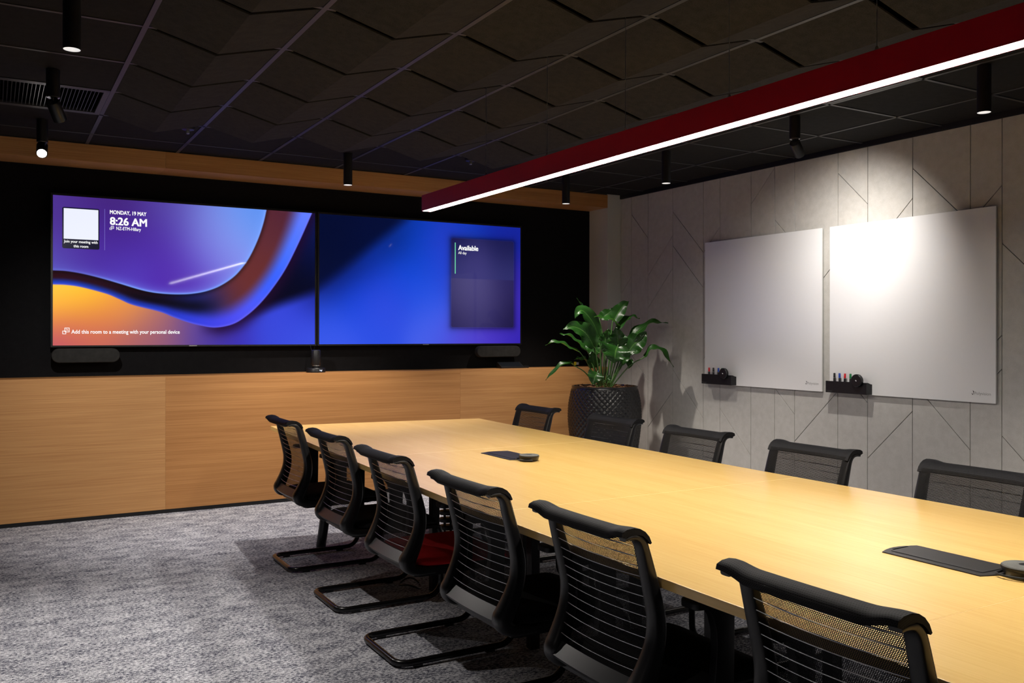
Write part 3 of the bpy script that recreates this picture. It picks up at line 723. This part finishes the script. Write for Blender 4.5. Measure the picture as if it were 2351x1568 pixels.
for y, cl, ln in ((5.886, 'red', .0), (5.832, 'black', .0), (5.770, 'blue', .0), (5.730, 'green', .03)):
    marker(y, 1.083, cl, '%s marker in the tray of the left whiteboard' % ('%s-capped' % cl if cl != 'black' else 'all black'), ln)
for y, cl, ln in ((4.541, 'black', .0), (4.492, 'blue', -.02), (4.451, 'red', .04), (4.397, 'green', .0)):
    marker(y, 1.086, cl, '%s marker in the tray of the right whiteboard' % ('%s-capped' % cl if cl != 'black' else 'all black'), ln)
eraser(5.657, 1.040, 'round black eraser on the tray of the left whiteboard')
eraser(4.303, 1.041, 'round black eraser on the tray of the right whiteboard')

# ------------------------------------------------------------------ conference table
TZ = .735; TT = .026
LE = [(-.62, 1.62), (0, 1.56), (.8, 1.52), (1.6, 1.512), (3.0, 1.524), (3.36, 1.540), (4.0, 1.562), (4.5, 1.582), (5.07, 1.607), (6.185, 1.669)]
RE = [(-.62, 3.03), (0, 3.08), (.8, 3.105), (1.6, 3.110), (3.0, 3.109), (3.5, 3.115), (3.95, 3.128), (4.7, 3.137), (5.47, 3.163), (5.967, 3.189)]
xl = lambda y: float(np.interp(y, *zip(*LE))); xr = lambda y: float(np.interp(y, *zip(*RE)))
tb = tag(empty('conference_table', (2.33, 2.80, 0)), 'long pale maple conference table in four joined sections', 'table')
ox, oy = 2.33, 2.80
SE = [-.62, 1.252, 2.80, 4.373, None]
for k in range(4):
    y0 = SE[k]+(.0012 if k else 0); last = SE[k+1] is None; y1 = None if last else SE[k+1]-.0012
    yl1 = 6.185 if last else y1; yr1 = 5.967 if last else y1
    ly = np.linspace(y0, yl1, 9); ry = np.linspace(yr1, y0, 9)
    poly = [(xl(v), v) for v in ly]
    if last:
        for q in np.linspace(.12, .88, 7): poly.append((1.669+q*1.52, 6.185-.218*q+.012*math.sin(math.pi*q)))
    poly += [(xr(v), v) for v in ry]
    poly = [(a-ox, b-oy) for a, b in poly]
    MB().prism(poly, TZ-TT, TZ, 'XY').build('tabletop_section', M_table, tb, bevel=.0010, seg=2, angle=60)
for y in SE[1:4]: MB().box(xl(y)+.001-ox, xr(y)-.001-ox, y-.0011-oy, y+.0011-oy, TZ-TT+.001, TZ-.0002).build('seam_glint_strip', M_seamglint, tb)  # paler strips paint the light that the bevelled seam edges catch
# under-frame: long rails, cable tray, legs
MB().box(1.98-ox, 2.06-ox, -.3-oy, 5.7-oy, TZ-TT-.06, TZ-TT).build('frame_rail', M_black, tb)
MB().box(2.60-ox, 2.68-ox, -.3-oy, 5.7-oy, TZ-TT-.06, TZ-TT).build('frame_rail', M_black, tb)
MB().box(2.18-ox, 2.48-ox, .2-oy, 5.3-oy, TZ-TT-.16, TZ-TT-.02).build('cable_tray', M_black, tb)
for x in (2.048, 2.612):
    for y in (.9, 2.2, 3.33, 4.34):
        MB().box(x-ox-.022, x-ox+.022, y-oy-.022, y-oy+.022, 0, TZ-TT-.06).build('table_leg', M_black, tb, bevel=.003)
for x, tx_ in ((1.831, 1.96), (2.85, 2.72)):
    MB().tube([(x-ox, 5.578-oy, 0.0), (x-ox, 5.578-oy, .012), (tx_-ox, 5.66-oy, TZ-TT-.01)], [.029, .031, .034], 20).build('table_leg', M_tube, tb, smooth=True)
MB().box(1.90-ox, 2.78-ox, 5.62-oy, 5.70-oy, TZ-TT-.026, TZ-TT).build('frame_rail', M_black, tb)
# cable hatches let into the top
def hatch(x0, x1, y0, y1):
    def shape(i, bow=.02):
        pts = []
        n = 8
        for k in range(n+1):
            q = k/n; pts.append((x0+i+q*(x1-x0-2*i), y0+i-bow*math.sin(math.pi*q)))
        for k in range(n+1):
            q = k/n; pts.append((x1-i-q*(x1-x0-2*i), y1-i+bow*math.sin(math.pi*q)))
        return [(a-ox, b-oy) for a, b in pts]
    hh = MB().prism(shape(0), TZ-.004, TZ+.003, 'XY').build('cable_hatch', M_hatch, tb, bevel=.0012, seg=2)
    lid = [(x0+.030-ox, y0+.012-oy), (x1-.006-ox, y0+.008-oy), (x1-.006-ox, y1-.004-oy), (x0+.030-ox, y1-.008-oy)]
    MB().prism(lid, TZ+.0032, TZ+.0048, 'XY').build('hatch_lid', M_hatch, hh, bevel=.0005, seg=1)
    MB().box(x0+.010-ox, x0+.0115-ox, y0+.02-oy, y1-.03-oy, TZ+.003, TZ+.0034).build('hatch_line', M_alu, hh)
    MB().box(x0+.05-ox, x0+.12-ox, y1-.004-oy, y1+.004-oy, TZ+.003, TZ+.0036).build('hatch_grip', M_void, hh)
hatch(2.262, 2.430, 3.905, 4.212)
hatch(2.250, 2.408, 1.412, 1.712)
def speakerphone(x, y, r, label, rot):
    t = tag(empty('speakerphone', (x, y, TZ+.0045), rot), label, 'speakerphone', 'round table microphones')
    MB().lathe([(r*.84, 0), (r*.90, .004), (r*.985, .017), (r, .020), (r*.985, .0235)], (0, 0, 0), 40).build('phone_body', M_frame, t, smooth=True)
    MB().lathe([(r*.97, .0235), (r*.93, .026), (r*.4, .0275)], (0, 0, 0), 40).build('phone_cloth', M_cloth, t, smooth=True)
    MB().lathe([(r*.26, .0276), (r*.25, .0282)], (0, 0, 0), 24).build('phone_button', M_black, t, smooth=True)
    m = MB().tube(spline([(-.2*r, r*.8, .006), (-.9*r, r*.9, .004), (-1.15*r, .2*r, .004), (-.95*r, -.5*r, .004), (-.3*r, -1.15*r, .004)], 24), .0032, 8)
    m.build('phone_cable', M_black, t, smooth=True)
speakerphone(2.340, 3.845, .052, 'flat round grey microphone beside the far cable hatch', 0)
speakerphone(2.352, 1.352, .058, 'flat round grey microphone cut by the right picture edge', .2)
# cable riser under the table
cr = tag(empty('cable_riser', (2.3, 4.69, 0)), 'black vertebra-style cable riser standing under the table', 'cable riser')
MB().lathe([(.075, 0), (.075, .008), (.03, .014)], (0, 0, 0), 20).build('riser_foot', M_black, cr)
for k in range(12): MB().lathe([(.036, .02+k*.043), (.052, .024+k*.043), (.052, .042+k*.043), (.036, .046+k*.043)], (0, 0, 0), 16).build('riser_link', M_black, cr, smooth=True)
for a in (-.02, .02): MB().cyl((a, 0, .01), (a, 0, .545), .008, n=8).build('riser_cord', M_black, cr)
lp = tag(MB().tube([(1.965+.05*math.cos(a), 4.47+.085*math.sin(a), .005+.012*(1+math.sin(a*2))) for a in np.linspace(0, 1.93*math.pi, 26)], .005, 8).build('power_cord', M_black, smooth=True),
         'loose loop of black cord on the carpet beside a table leg', 'cord')

# ------------------------------------------------------------------ chairs
# side view of the back: f (forward), z, half depth, half width
PB = [(.010, .8495, .0055, .015), (.032, .8525, .0075, .018), (.054, .848, .0105, .019), (.072, .828, .0140, .0195), (.085, .788, .0170, .0195), (.1015, .730, .0195, .020),
      (.117, .672, .0215, .021), (.1265, .622, .0230, .022), (.1235, .565, .0245, .023), (.1055, .508, .0270, .0262), (.085, .462, .0300, .0295), (.073, .436, .0315, .0310),
      (.083, .412, .0270, .030), (.115, .398, .0195, .026), (.19, .395, .0150, .018)]
OF = .30   # local origin lies this far in front of the rear tip
def post_mesh(sgn):
    P = spline(PB, 46); m = MB(); rows = []
    for k, (f, z, hd, hw) in enumerate(P):
        a = P[max(k-1, 0)]; b = P[min(k+1, len(P)-1)]
        t = Vector((b[0]-a[0], 0, b[1]-a[1])).normalized(); nrm = Vector((-t.z, 0, t.x))
        row = []
        for q in range(14):
            an = 2*math.pi*q/14; ca, sa = math.cos(an), math.sin(an)
            e = .55; dx = math.copysign(abs(ca)**e, ca)*hd; dy = math.copysign(abs(sa)**e, sa)*hw
            p = Vector((f-OF, sgn*(.2275-hw), z)) + nrm*dx; row.append((p.x, p.y+dy, p.z))
        rows.append(row)
    m.grid(rows, True); n = 14
    m.f.append(tuple(range(n))[::-1]); m.f.append(tuple((len(rows)-1)*n+k for k in range(n)))
    return m.mesh('back_post', smooth=True, angle=50)
FRONT = spline([(.087, .848), (.094, .828), (.106, .790), (.124, .730), (.141, .672), (.152, .622), (.150, .565), (.133, .508), (.112, .462), (.104, .446)], 30)
def bow(s): return .021*(1-(s/.21)**2) if abs(s) < .21 else 0
def net_mesh():
    m = MB(); ns = 24; pts = []; uv = []
    acc = 0; prev = None
    for f, z in FRONT:
        if prev: acc += math.hypot(f-prev[0], z-prev[1])
        prev = (f, z); row = []
        for k in range(ns+1):
            s = -.2275+.455*k/ns
            fr = f-bow(s)*min(1, max(0, (.86-z)/.06))+.003
            if abs(s) > .215: fr -= (abs(s)-.215)*1.2
            row.append((fr-OF, s, z)); uv.append((s+.3, acc+.1))
        pts.append(row)
    m.grid(pts); me = m.mesh('back_net', smooth=True, angle=80, fix=False)
    l = me.uv_layers.new(name='UVMap')
    for lp_ in me.loops: l.data[lp_.index].uv = uv[lp_.vertex_index]
    return me
def roll_mesh():
    """padded top edge, wrapped in the net: wider at its two ends"""
    E_ = [(-.004, .8580), (-.001, .869), (.014, .8755), (.036, .8775), (.056, .8735), (.073, .864), (.086, .850), (.094, .833), (.0895, .830), (.080, .842), (.067, .853), (.050, .8585), (.028, .8575), (.010, .8525)]
    C_ = [(.000, .845), (.001, .854), (.011, .864), (.028, .870), (.047, .8705), (.062, .8645), (.075, .852), (.083, .834), (.078, .830), (.066, .839), (.049, .842), (.028, .837), (.013, .837), (.004, .840)]
    m = MB(); rows = []; uv = []; ns = 40
    for k in range(ns+1):
        s = -.2275+.455*k/ns; a = abs(s)/.2275
        t = max(0, min(1, (a-.62)/.30)); t = t*t*(3-2*t)
        row = []; acc = 0
        for q in range(len(E_)):
            p = [C_[q][i]*(1-t)+E_[q][i]*t for i in (0, 1)]
            p[0] -= .006*(1-a*a)
            row.append((p[0]-OF, s, p[1])); uv.append((s+.3, q*.014))
        rows.append(row)
    m.grid(rows, True); n = len(E_)
    m.f.append(tuple(range(n))[::-1]); m.f.append(tuple(ns*n+k for k in range(n)))
    me = m.mesh('top_roll', smooth=True, angle=70)
    l = me.uv_layers.new(name='UVMap')
    for p in me.polygons:
        vs = [uv[me.loops[i].vertex_index] for i in p.loop_indices]
        wrap = max(v[1] for v in vs)-min(v[1] for v in vs) > .1
        for i in p.loop_indices:
            u_, v_ = uv[me.loops[i].vertex_index]
            l.data[i].uv = (u_, v_+(.014*n if wrap and v_ < .08 else 0))
    return me
def wire_mesh():
    pts = [(-bow(s)*1.0, s, 0) for s in np.linspace(-.187, .187, 13)]
    return MB().tube(pts, .0011, 6).mesh('back_wire', smooth=True)
def seat_mesh():
    m = MB(); rows = []
    # rounded slab: rings from underside to crown
    def ring(inset, z, drop):
        pts = []; x0, x1, h, r = .115+inset, .575-inset, .226-inset, .06
        for cx, cy, st in ((x1-r, h-r, 0), (x0+r, h-r, 90), (x0+r, -h+r, 180), (x1-r, -h+r, 270)):
            for k in range(6):
                an = math.radians(st+k*18); x = cx+r*math.cos(an); y = cy+r*math.sin(an)
                zz = z-drop*max(0, (x-.47)/.105)**2*.028+.006*(abs(y)/.226)**2
                pts.append((x-OF, y, zz))
        return pts
    for ins, z in ((.012, .405), (0, .412), (0, .424), (.008, .434), (.025, .440), (.09, .443), (.16, .442)): rows.append(ring(ins, z, 1))
    m.grid(rows, True); n = 24
    m.f.append(tuple(range(n))[::-1]); m.f.append(tuple((len(rows)-1)*n+k for k in range(n)))
    return m.mesh('seat_cushion', smooth=True, angle=60)
def base_mesh():
    s = .200; r = .014; z0 = .020
    def arc(c, rad, a0, a1, n, f):
        return [f(c, rad, math.radians(a0+(a1-a0)*k/n)) for k in range(n+1)]
    left = [(.40, s, .383), (.52, s, .383)]
    up = [(.55, s, .382), (.572, s, .372), (.582, s, .345), (.584, s, .20), (.583, s, .10)]
    bend = [(.583-.075*(1-math.cos(a)), s, z0+.075*(1-math.sin(a))) for a in np.linspace(0, math.pi/2, 8)]
    rail = [(.40, s, z0), (.2, s, z0), (.095, s, z0)]
    cor = [(.034+.055*(1-math.cos(a)), s-.055*(1-math.sin(a)), z0) for a in np.linspace(math.pi/2, 0, 7)]
    half = left+up+bend+rail+cor
    path = half+[(x, -y, z) for x, y, z in half[::-1]]
    m = MB().tube([(x-OF, y, z) for x, y, z in path], r, 12)
    for x in (.12, .46):
        for y in (-s, s): m.box(x-.02-OF, x+.02-OF, y-.009, y+.009, 0, .014)
    return m.mesh('sled_base', smooth=True, angle=40)
def arm_meshes(sg):
    y = sg*.262
    st = [(.262, .400), (.335, .400), (.338, .56), (.338, .659), (.225, .659), (.243, .650), (.262, .628), (.274, .59), (.276, .54), (.270, .47)]
    a = MB().prism([(p[0]-OF, p[1]) for p in st], y-.014, y+.014, 'XZ')
    a.box(.262-OF, .335-OF, min(sg*.19, y), max(sg*.19, y), .384, .402)
    pad = []
    for cx, cy, s0 in ((.405, .022, 0), (.205, .018, 90), (.205, -.018, 180), (.405, -.022, 270)):
        for k in range(5):
            an = math.radians(s0+k*22.5); pad.append((cx+.022*math.cos(an)-OF, y+cy+.018*math.sin(an)))
    return a.mesh('arm', smooth=True, bevel=.004, seg=2, angle=50), MB().prism(pad, .659, .680, 'XY').mesh('arm_pad', smooth=True, bevel=.005, seg=3, angle=50)
CM = dict(p1=post_mesh(1), p2=post_mesh(-1), net=net_mesh(), roll=roll_mesh(), wire=wire_mesh(), seat=seat_mesh(), base=base_mesh())
CM['a1'], CM['ap1'] = arm_meshes(1); CM['a2'], CM['ap2'] = arm_meshes(-1)
lo = MB()
for q, (z1, f1, z0, f0) in enumerate(((.466, .082, .431, .050),)):
    rows = []
    for s in np.linspace(-.182, .182, 13):
        b_ = bow(s)*.55
        rows.append([(f1-b_-OF, s, z1), (f0-b_-OF, s, z0), (f0+.008-b_-OF, s, z0-.012), (f0+.05-OF, s, z0-.018), (f0+.055-OF, s, z0-.010), (f1+.012-b_-OF, s, z1-.004)])
    lo.grid(rows, True); lo.f.append((5, 4, 3, 2, 1, 0)); lo.f.append(tuple(12*6+k for k in range(6)))
CM['low'] = lo.mesh('lower_bar', smooth=True, angle=35)
CM['pan'] = MB().prism([(.10-OF, .372), (.13-OF, .366), (.50-OF, .366), (.55-OF, .378), (.56-OF, .4055), (.105-OF, .4055)], -.205, .205, 'XZ').mesh('seat_pan', bevel=.006, seg=2, smooth=True)
CM['seatred'] = CM['seat'].copy()
for k, m_ in (('p1', M_frame), ('p2', M_frame), ('net', M_net), ('roll', M_netsolid), ('wire', M_wire), ('seat', M_blkseat), ('seatred', M_redseat), ('base', M_tube), ('a1', M_frame), ('a2', M_frame), ('ap1', M_black), ('ap2', M_black), ('low', M_frame), ('pan', M_black)):
    CM[k].materials.append(m_)
def rear_edge(z):   # rear face of the posts at height z
    zs = [p[1] for p in PB[3:12]][::-1]; fs = [p[0]-p[2]*.25 for p in PB[3:12]][::-1]
    return float(np.interp(z, zs, fs))
def chair(x, y, rz, label, group, red=False):
    t = tag(empty('meeting_chair', (x, y, 0), rz), label, 'chair', group)
    def pt(n, k, par=t):
        o = bpy.data.objects.new(n, CM[k]); COL.objects.link(o); o.parent = par; return o
    pt('back_post', 'p1'); pt('back_post', 'p2'); pt('back_net', 'net'); pt('top_roll', 'roll'); pt('lower_bar', 'low')
    for k in range(13):
        z = .822-.0278*k; o = pt('back_wire', 'wire'); o.location = (rear_edge(z)-.004-OF, 0, z)
    s = pt('seat', 'seatred' if red else 'seat'); pt('seat_pan', 'pan', s)
    pt('sled_base', 'base')
    for a, b_ in (('a1', 'ap1'), ('a2', 'ap2')): pt('arm_pad', b_, pt('arm', a))
    return t
ORD = ['first', 'second', 'third', 'fourth', 'fifth', 'sixth']
LCH = [(1.450, 5.25, 0., 'black mesh chair on the left of the table, farthest, beside the oak wall'),
       (1.434, 4.395, 0., 'black mesh chair on the left of the table, second from the oak wall'),
       (1.403, 3.585, .0, 'mesh chair with the red seat on the left of the table'),
       (1.376, 2.745, 0., 'black mesh chair on the left of the table, next nearer than the red-seated chair'),
       (1.381, 2.040, 0., 'black mesh chair on the left of the table, second from the bottom right corner'),
       (1.376, 1.240, 0., 'black mesh chair nearest the camera, cut by the bottom edge')]
for x, y, rz, lb in LCH: chair(x+OF, y, rz, lb, 'chairs along the left side of the table', 'red seat' in lb)
RCH = [(3.318, 5.265, 'black mesh chair behind the table, farthest, in front of the oak wall'),
       (3.305, 4.36, 'black mesh chair behind the table, in front of the quilted black planter'),
       (3.262, 3.58, 'black mesh chair behind the table, just right of the planter'),
       (3.250, 2.80, 'black mesh chair behind the table, below the right whiteboard pen tray'),
       (3.258, 2.02, 'black mesh chair behind the table, cut by the right picture edge')]
for x, y, lb in RCH: chair(x-OF, y, math.pi, lb, 'chairs along the whiteboard side of the table')

# ------------------------------------------------------------------ planter and plant
PX, PY = 4.82, 6.60
po = tag(empty('planter', (PX, PY, 0)), 'tall black quilted planter in the corner by the oak ledge', 'planter')
prof = spline([(.235, 0), (.262, .12), (.295, .30), (.322, .50), (.331, .62), (.326, .74), (.308, .84), (.296, .895)], 150)
NU = 320; nd = 40; rows = []
for k, (r, z) in enumerate(prof):
    row = []
    for q in range(NU):
        a = 2*math.pi*q/NU
        u_ = a/(2*math.pi)*nd; v_ = z/.050
        e = min(abs(((u_+v_) % 1)-.5), abs(((u_-v_) % 1)-.5))  # distance from seam centre lines
        p_, q_ = abs(((u_+v_) % 1)-.5)*2, abs(((u_-v_) % 1)-.5)*2
        d = (1-p_**2.2)*(1-q_**2.2)
        fade = min(1, max(0, (.885-z)/.02))
        rr_ = r+.010*(d**.6)*fade-.005*fade
        row.append((rr_*math.cos(a), rr_*math.sin(a), z))
    rows.append(row)
pm = MB().grid(rows, True); pm.f.append(tuple(range(NU))[::-1])
pm.build('pot_wall', M_pot, po, smooth=True, angle=60)
n = 64; rim = MB(); rr = [(.296, .892), (.300, .898), (.298, .905), (.285, .905), (.280, .895), (.278, .86)]
rim.grid([[(r*math.cos(2*math.pi*q/n), r*math.sin(2*math.pi*q/n), z) for q in range(n)] for r, z in rr], True)
rim.build('pot_rim', M_pot, po, smooth=True, angle=50)
rows = []
for r in (.001, .05, .10, .15, .20, .25, .279):
    rows.append([(r*math.cos(2*math.pi*q/n), r*math.sin(2*math.pi*q/n), .888+random.uniform(-.008, .012)) for q in range(n)])
MB().grid(rows, True).build('bark_mulch', M_bark, po, fix=False)
chip = MB().box(-.016, .016, -.007, .007, -.003, .003).mesh('bark_chip'); chip.materials.append(M_bark)
for k in range(70):
    a, r = random.uniform(0, 6.283), .265*math.sqrt(random.random())
    o = bpy.data.objects.new('bark_chip', chip); COL.objects.link(o); o.parent = po
    o.location = (r*math.cos(a), r*math.sin(a), .900+random.uniform(-.002, .006)); o.rotation_euler = (random.uniform(-.4, .4), random.uniform(-.4, .4), random.uniform(0, 3.1)); o.scale = [random.uniform(.7, 1.4)]*3
LEAVES = [
((4.827,6.711,.904),[(4.806,6.782,1.356),(4.772,6.836,1.552),(4.749,6.873,1.651),(4.711,6.895,1.71)],.05,'e'),
((4.794,6.615,.91),[(4.777,6.625,1.347),(4.715,6.638,1.481),(4.623,6.657,1.583),(4.565,6.656,1.57),(4.531,6.653,1.513)],.10,'c'),
((4.756,6.58,.913),[(4.71,6.606,1.251),(4.631,6.618,1.375),(4.518,6.637,1.437),(4.399,6.649,1.417)],.135,'c'),
((4.798,6.671,.907),[(4.706,6.724,1.221),(4.639,6.763,1.298),(4.553,6.79,1.361),(4.465,6.807,1.375)],.085,'u'),
((4.769,6.63,.91),[(4.615,6.72,1.212),(4.511,6.745,1.26),(4.412,6.768,1.304),(4.305,6.796,1.275)],.09,'u'),
((4.723,6.599,.912),[(4.558,6.695,1.084),(4.491,6.699,1.114),(4.387,6.713,1.077),(4.272,6.734,.961)],.07,'u'),
((4.789,6.56,.913),[(4.896,6.498,1.414),(4.844,6.493,1.49),(4.747,6.504,1.517),(4.646,6.516,1.534)],.12,'u'),
((4.903,6.667,.904),[(4.949,6.641,1.492),(4.998,6.635,1.571),(5.053,6.626,1.64),(5.111,6.615,1.684)],.10,'c'),
((4.963,6.748,.898),[(4.911,6.779,1.513),(4.974,6.765,1.563),(5.051,6.754,1.618)],.09,'c'),
((4.92,6.658,.904),[(4.978,6.624,1.415),(5.057,6.601,1.502),(5.116,6.566,1.537),(5.171,6.534,1.517)],.08,'u'),
((4.907,6.607,.907),[(5.031,6.535,1.289),(5.129,6.489,1.405),(5.232,6.418,1.482),(5.333,6.324,1.471)],.12,'u'),
((4.877,6.567,.91),[(5.001,6.495,1.203),(5.05,6.466,1.28),(5.108,6.432,1.337),(5.148,6.409,1.4)],.15,'c'),
((4.784,6.505,.915),[(4.857,6.439,1.262),(4.843,6.436,1.338),(4.837,6.451,1.437)],.14,'c'),
((4.762,6.46,.918),[(4.801,6.38,1.263),(4.758,6.347,1.227),(4.732,6.327,1.172),(4.728,6.329,1.118)],.21,'c'),
((4.8,6.496,.915),[(4.87,6.432,1.224),(4.876,6.394,1.168),(4.86,6.38,1.094)],.11,'c'),
((4.855,6.522,.913),[(5.102,6.378,1.171),(5.155,6.324,1.247),(5.218,6.252,1.215),(5.276,6.184,1.077)],.09,'u'),
((4.83,6.536,.913),[(4.995,6.44,1.185),(5.009,6.397,1.209),(5.033,6.36,1.226)],.05,'u'),
((4.705,6.493,.918),[(4.635,6.453,1.034),(4.592,6.432,.994),(4.57,6.433,.925)],.115,'c'),
((4.738,6.474,.918),[(4.7,6.439,.954),(4.712,6.408,.974),(4.72,6.38,.965)],.035,'u'),
((4.746,6.47,.918),[(4.748,6.41,.963),(4.732,6.42,.991),(4.714,6.43,1.005)],.035,'c'),
((4.836,6.707,.904),[(4.773,6.685,1.066),(4.749,6.676,1.134),(4.73,6.675,1.221)],.10,'c'),
((4.769,6.63,.91),[(4.71,6.664,1.106),(4.641,6.681,1.145),(4.554,6.697,1.146)],.09,'u'),
((4.81,6.606,.91),[(4.818,6.601,1.279),(4.83,6.594,1.347),(4.839,6.566,1.423)],.09,'c'),
((4.899,6.728,.901),[(4.911,6.663,1.22),(4.936,6.648,1.317),(4.931,6.674,1.415)],.14,'c'),
((4.877,6.567,.91),[(5.001,6.495,1.136),(5.005,6.469,1.108),(4.991,6.466,1.06)],.06,'c'),
((4.777,6.625,.91),[(4.823,6.656,1.26),(4.79,6.71,1.337),(4.751,6.756,1.414)],.10,'c'),
((4.928,6.768,.898),[(4.894,6.788,1.198),(4.838,6.844,1.257),(4.787,6.909,1.296)],.11,'c'),
]
pt_ = tag(empty('leafy_plant', (PX, PY, .90)), 'peace lily with long glossy green leaves growing in the black planter', 'plant')
PO = Vector((PX, PY, .90)); FW = Vector((math.sin(TH), math.cos(TH), 0))
for base, pts, wd, kind in LEAVES:
    B0 = Vector(base); B0 = Vector((PX+(B0.x-PX)*.8, PY+(B0.y-PY)*.8, .893))
    N0 = {'c': (-FW*.9+Vector((0, 0, .45))), 'u': (-FW*.30+Vector((0, 0, .95))), 'e': Vector((.85, -.3, .3))}[kind].normalized()
    S0 = Vector(pts[0]); d0 = (Vector(pts[1])-S0).normalized()
    mid = B0.lerp(S0, .55)+Vector((0, 0, .10*(S0-B0).length))
    st = spline([tuple(B0-PO), tuple(mid-PO), tuple(S0-d0*.02-PO), tuple(S0+d0*.01-PO)], 14)
    P = [Vector(p)-PO for p in spline(pts, 19)]
    ph = random.uniform(0, 6.28); rows = []; uv = []
    for k, p in enumerate(P):
        t = k/18; T = (P[min(k+1, 18)]-P[max(k-1, 0)]).normalized()
        S = T.cross(N0).normalized(); Nn = S.cross(T).normalized()
        hw = wd*.72*(math.sin(math.pi*min(1, t*.97+.03)**.72)**.85)*(1-.25*t)
        row = []
        for q in range(9):
            s = (q-4)/4
            lift = .22*hw*abs(s)+.011*math.sin(ph+t*17+(1.6 if s > 0 else 0))*abs(s)**2*(wd/.1)
            v = p+S*(hw*s*.97)+Nn*lift; row.append(tuple(v)); uv.append((s, t*len(pts)*.25))
        rows.append(row)
    m = MB().grid(rows); me = m.mesh('leaf', smooth=True, angle=180, fix=False)
    l = me.uv_layers.new(name='UVMap')
    for lo_ in me.loops: l.data[lo_.index].uv = uv[lo_.vertex_index]
    lf = link('leaf', me, M_leaf, pt_)
    MB().tube(st, list(np.linspace(.0065, .0035, len(st))), 7).build('leaf_stalk', M_stem, pt_, smooth=True)
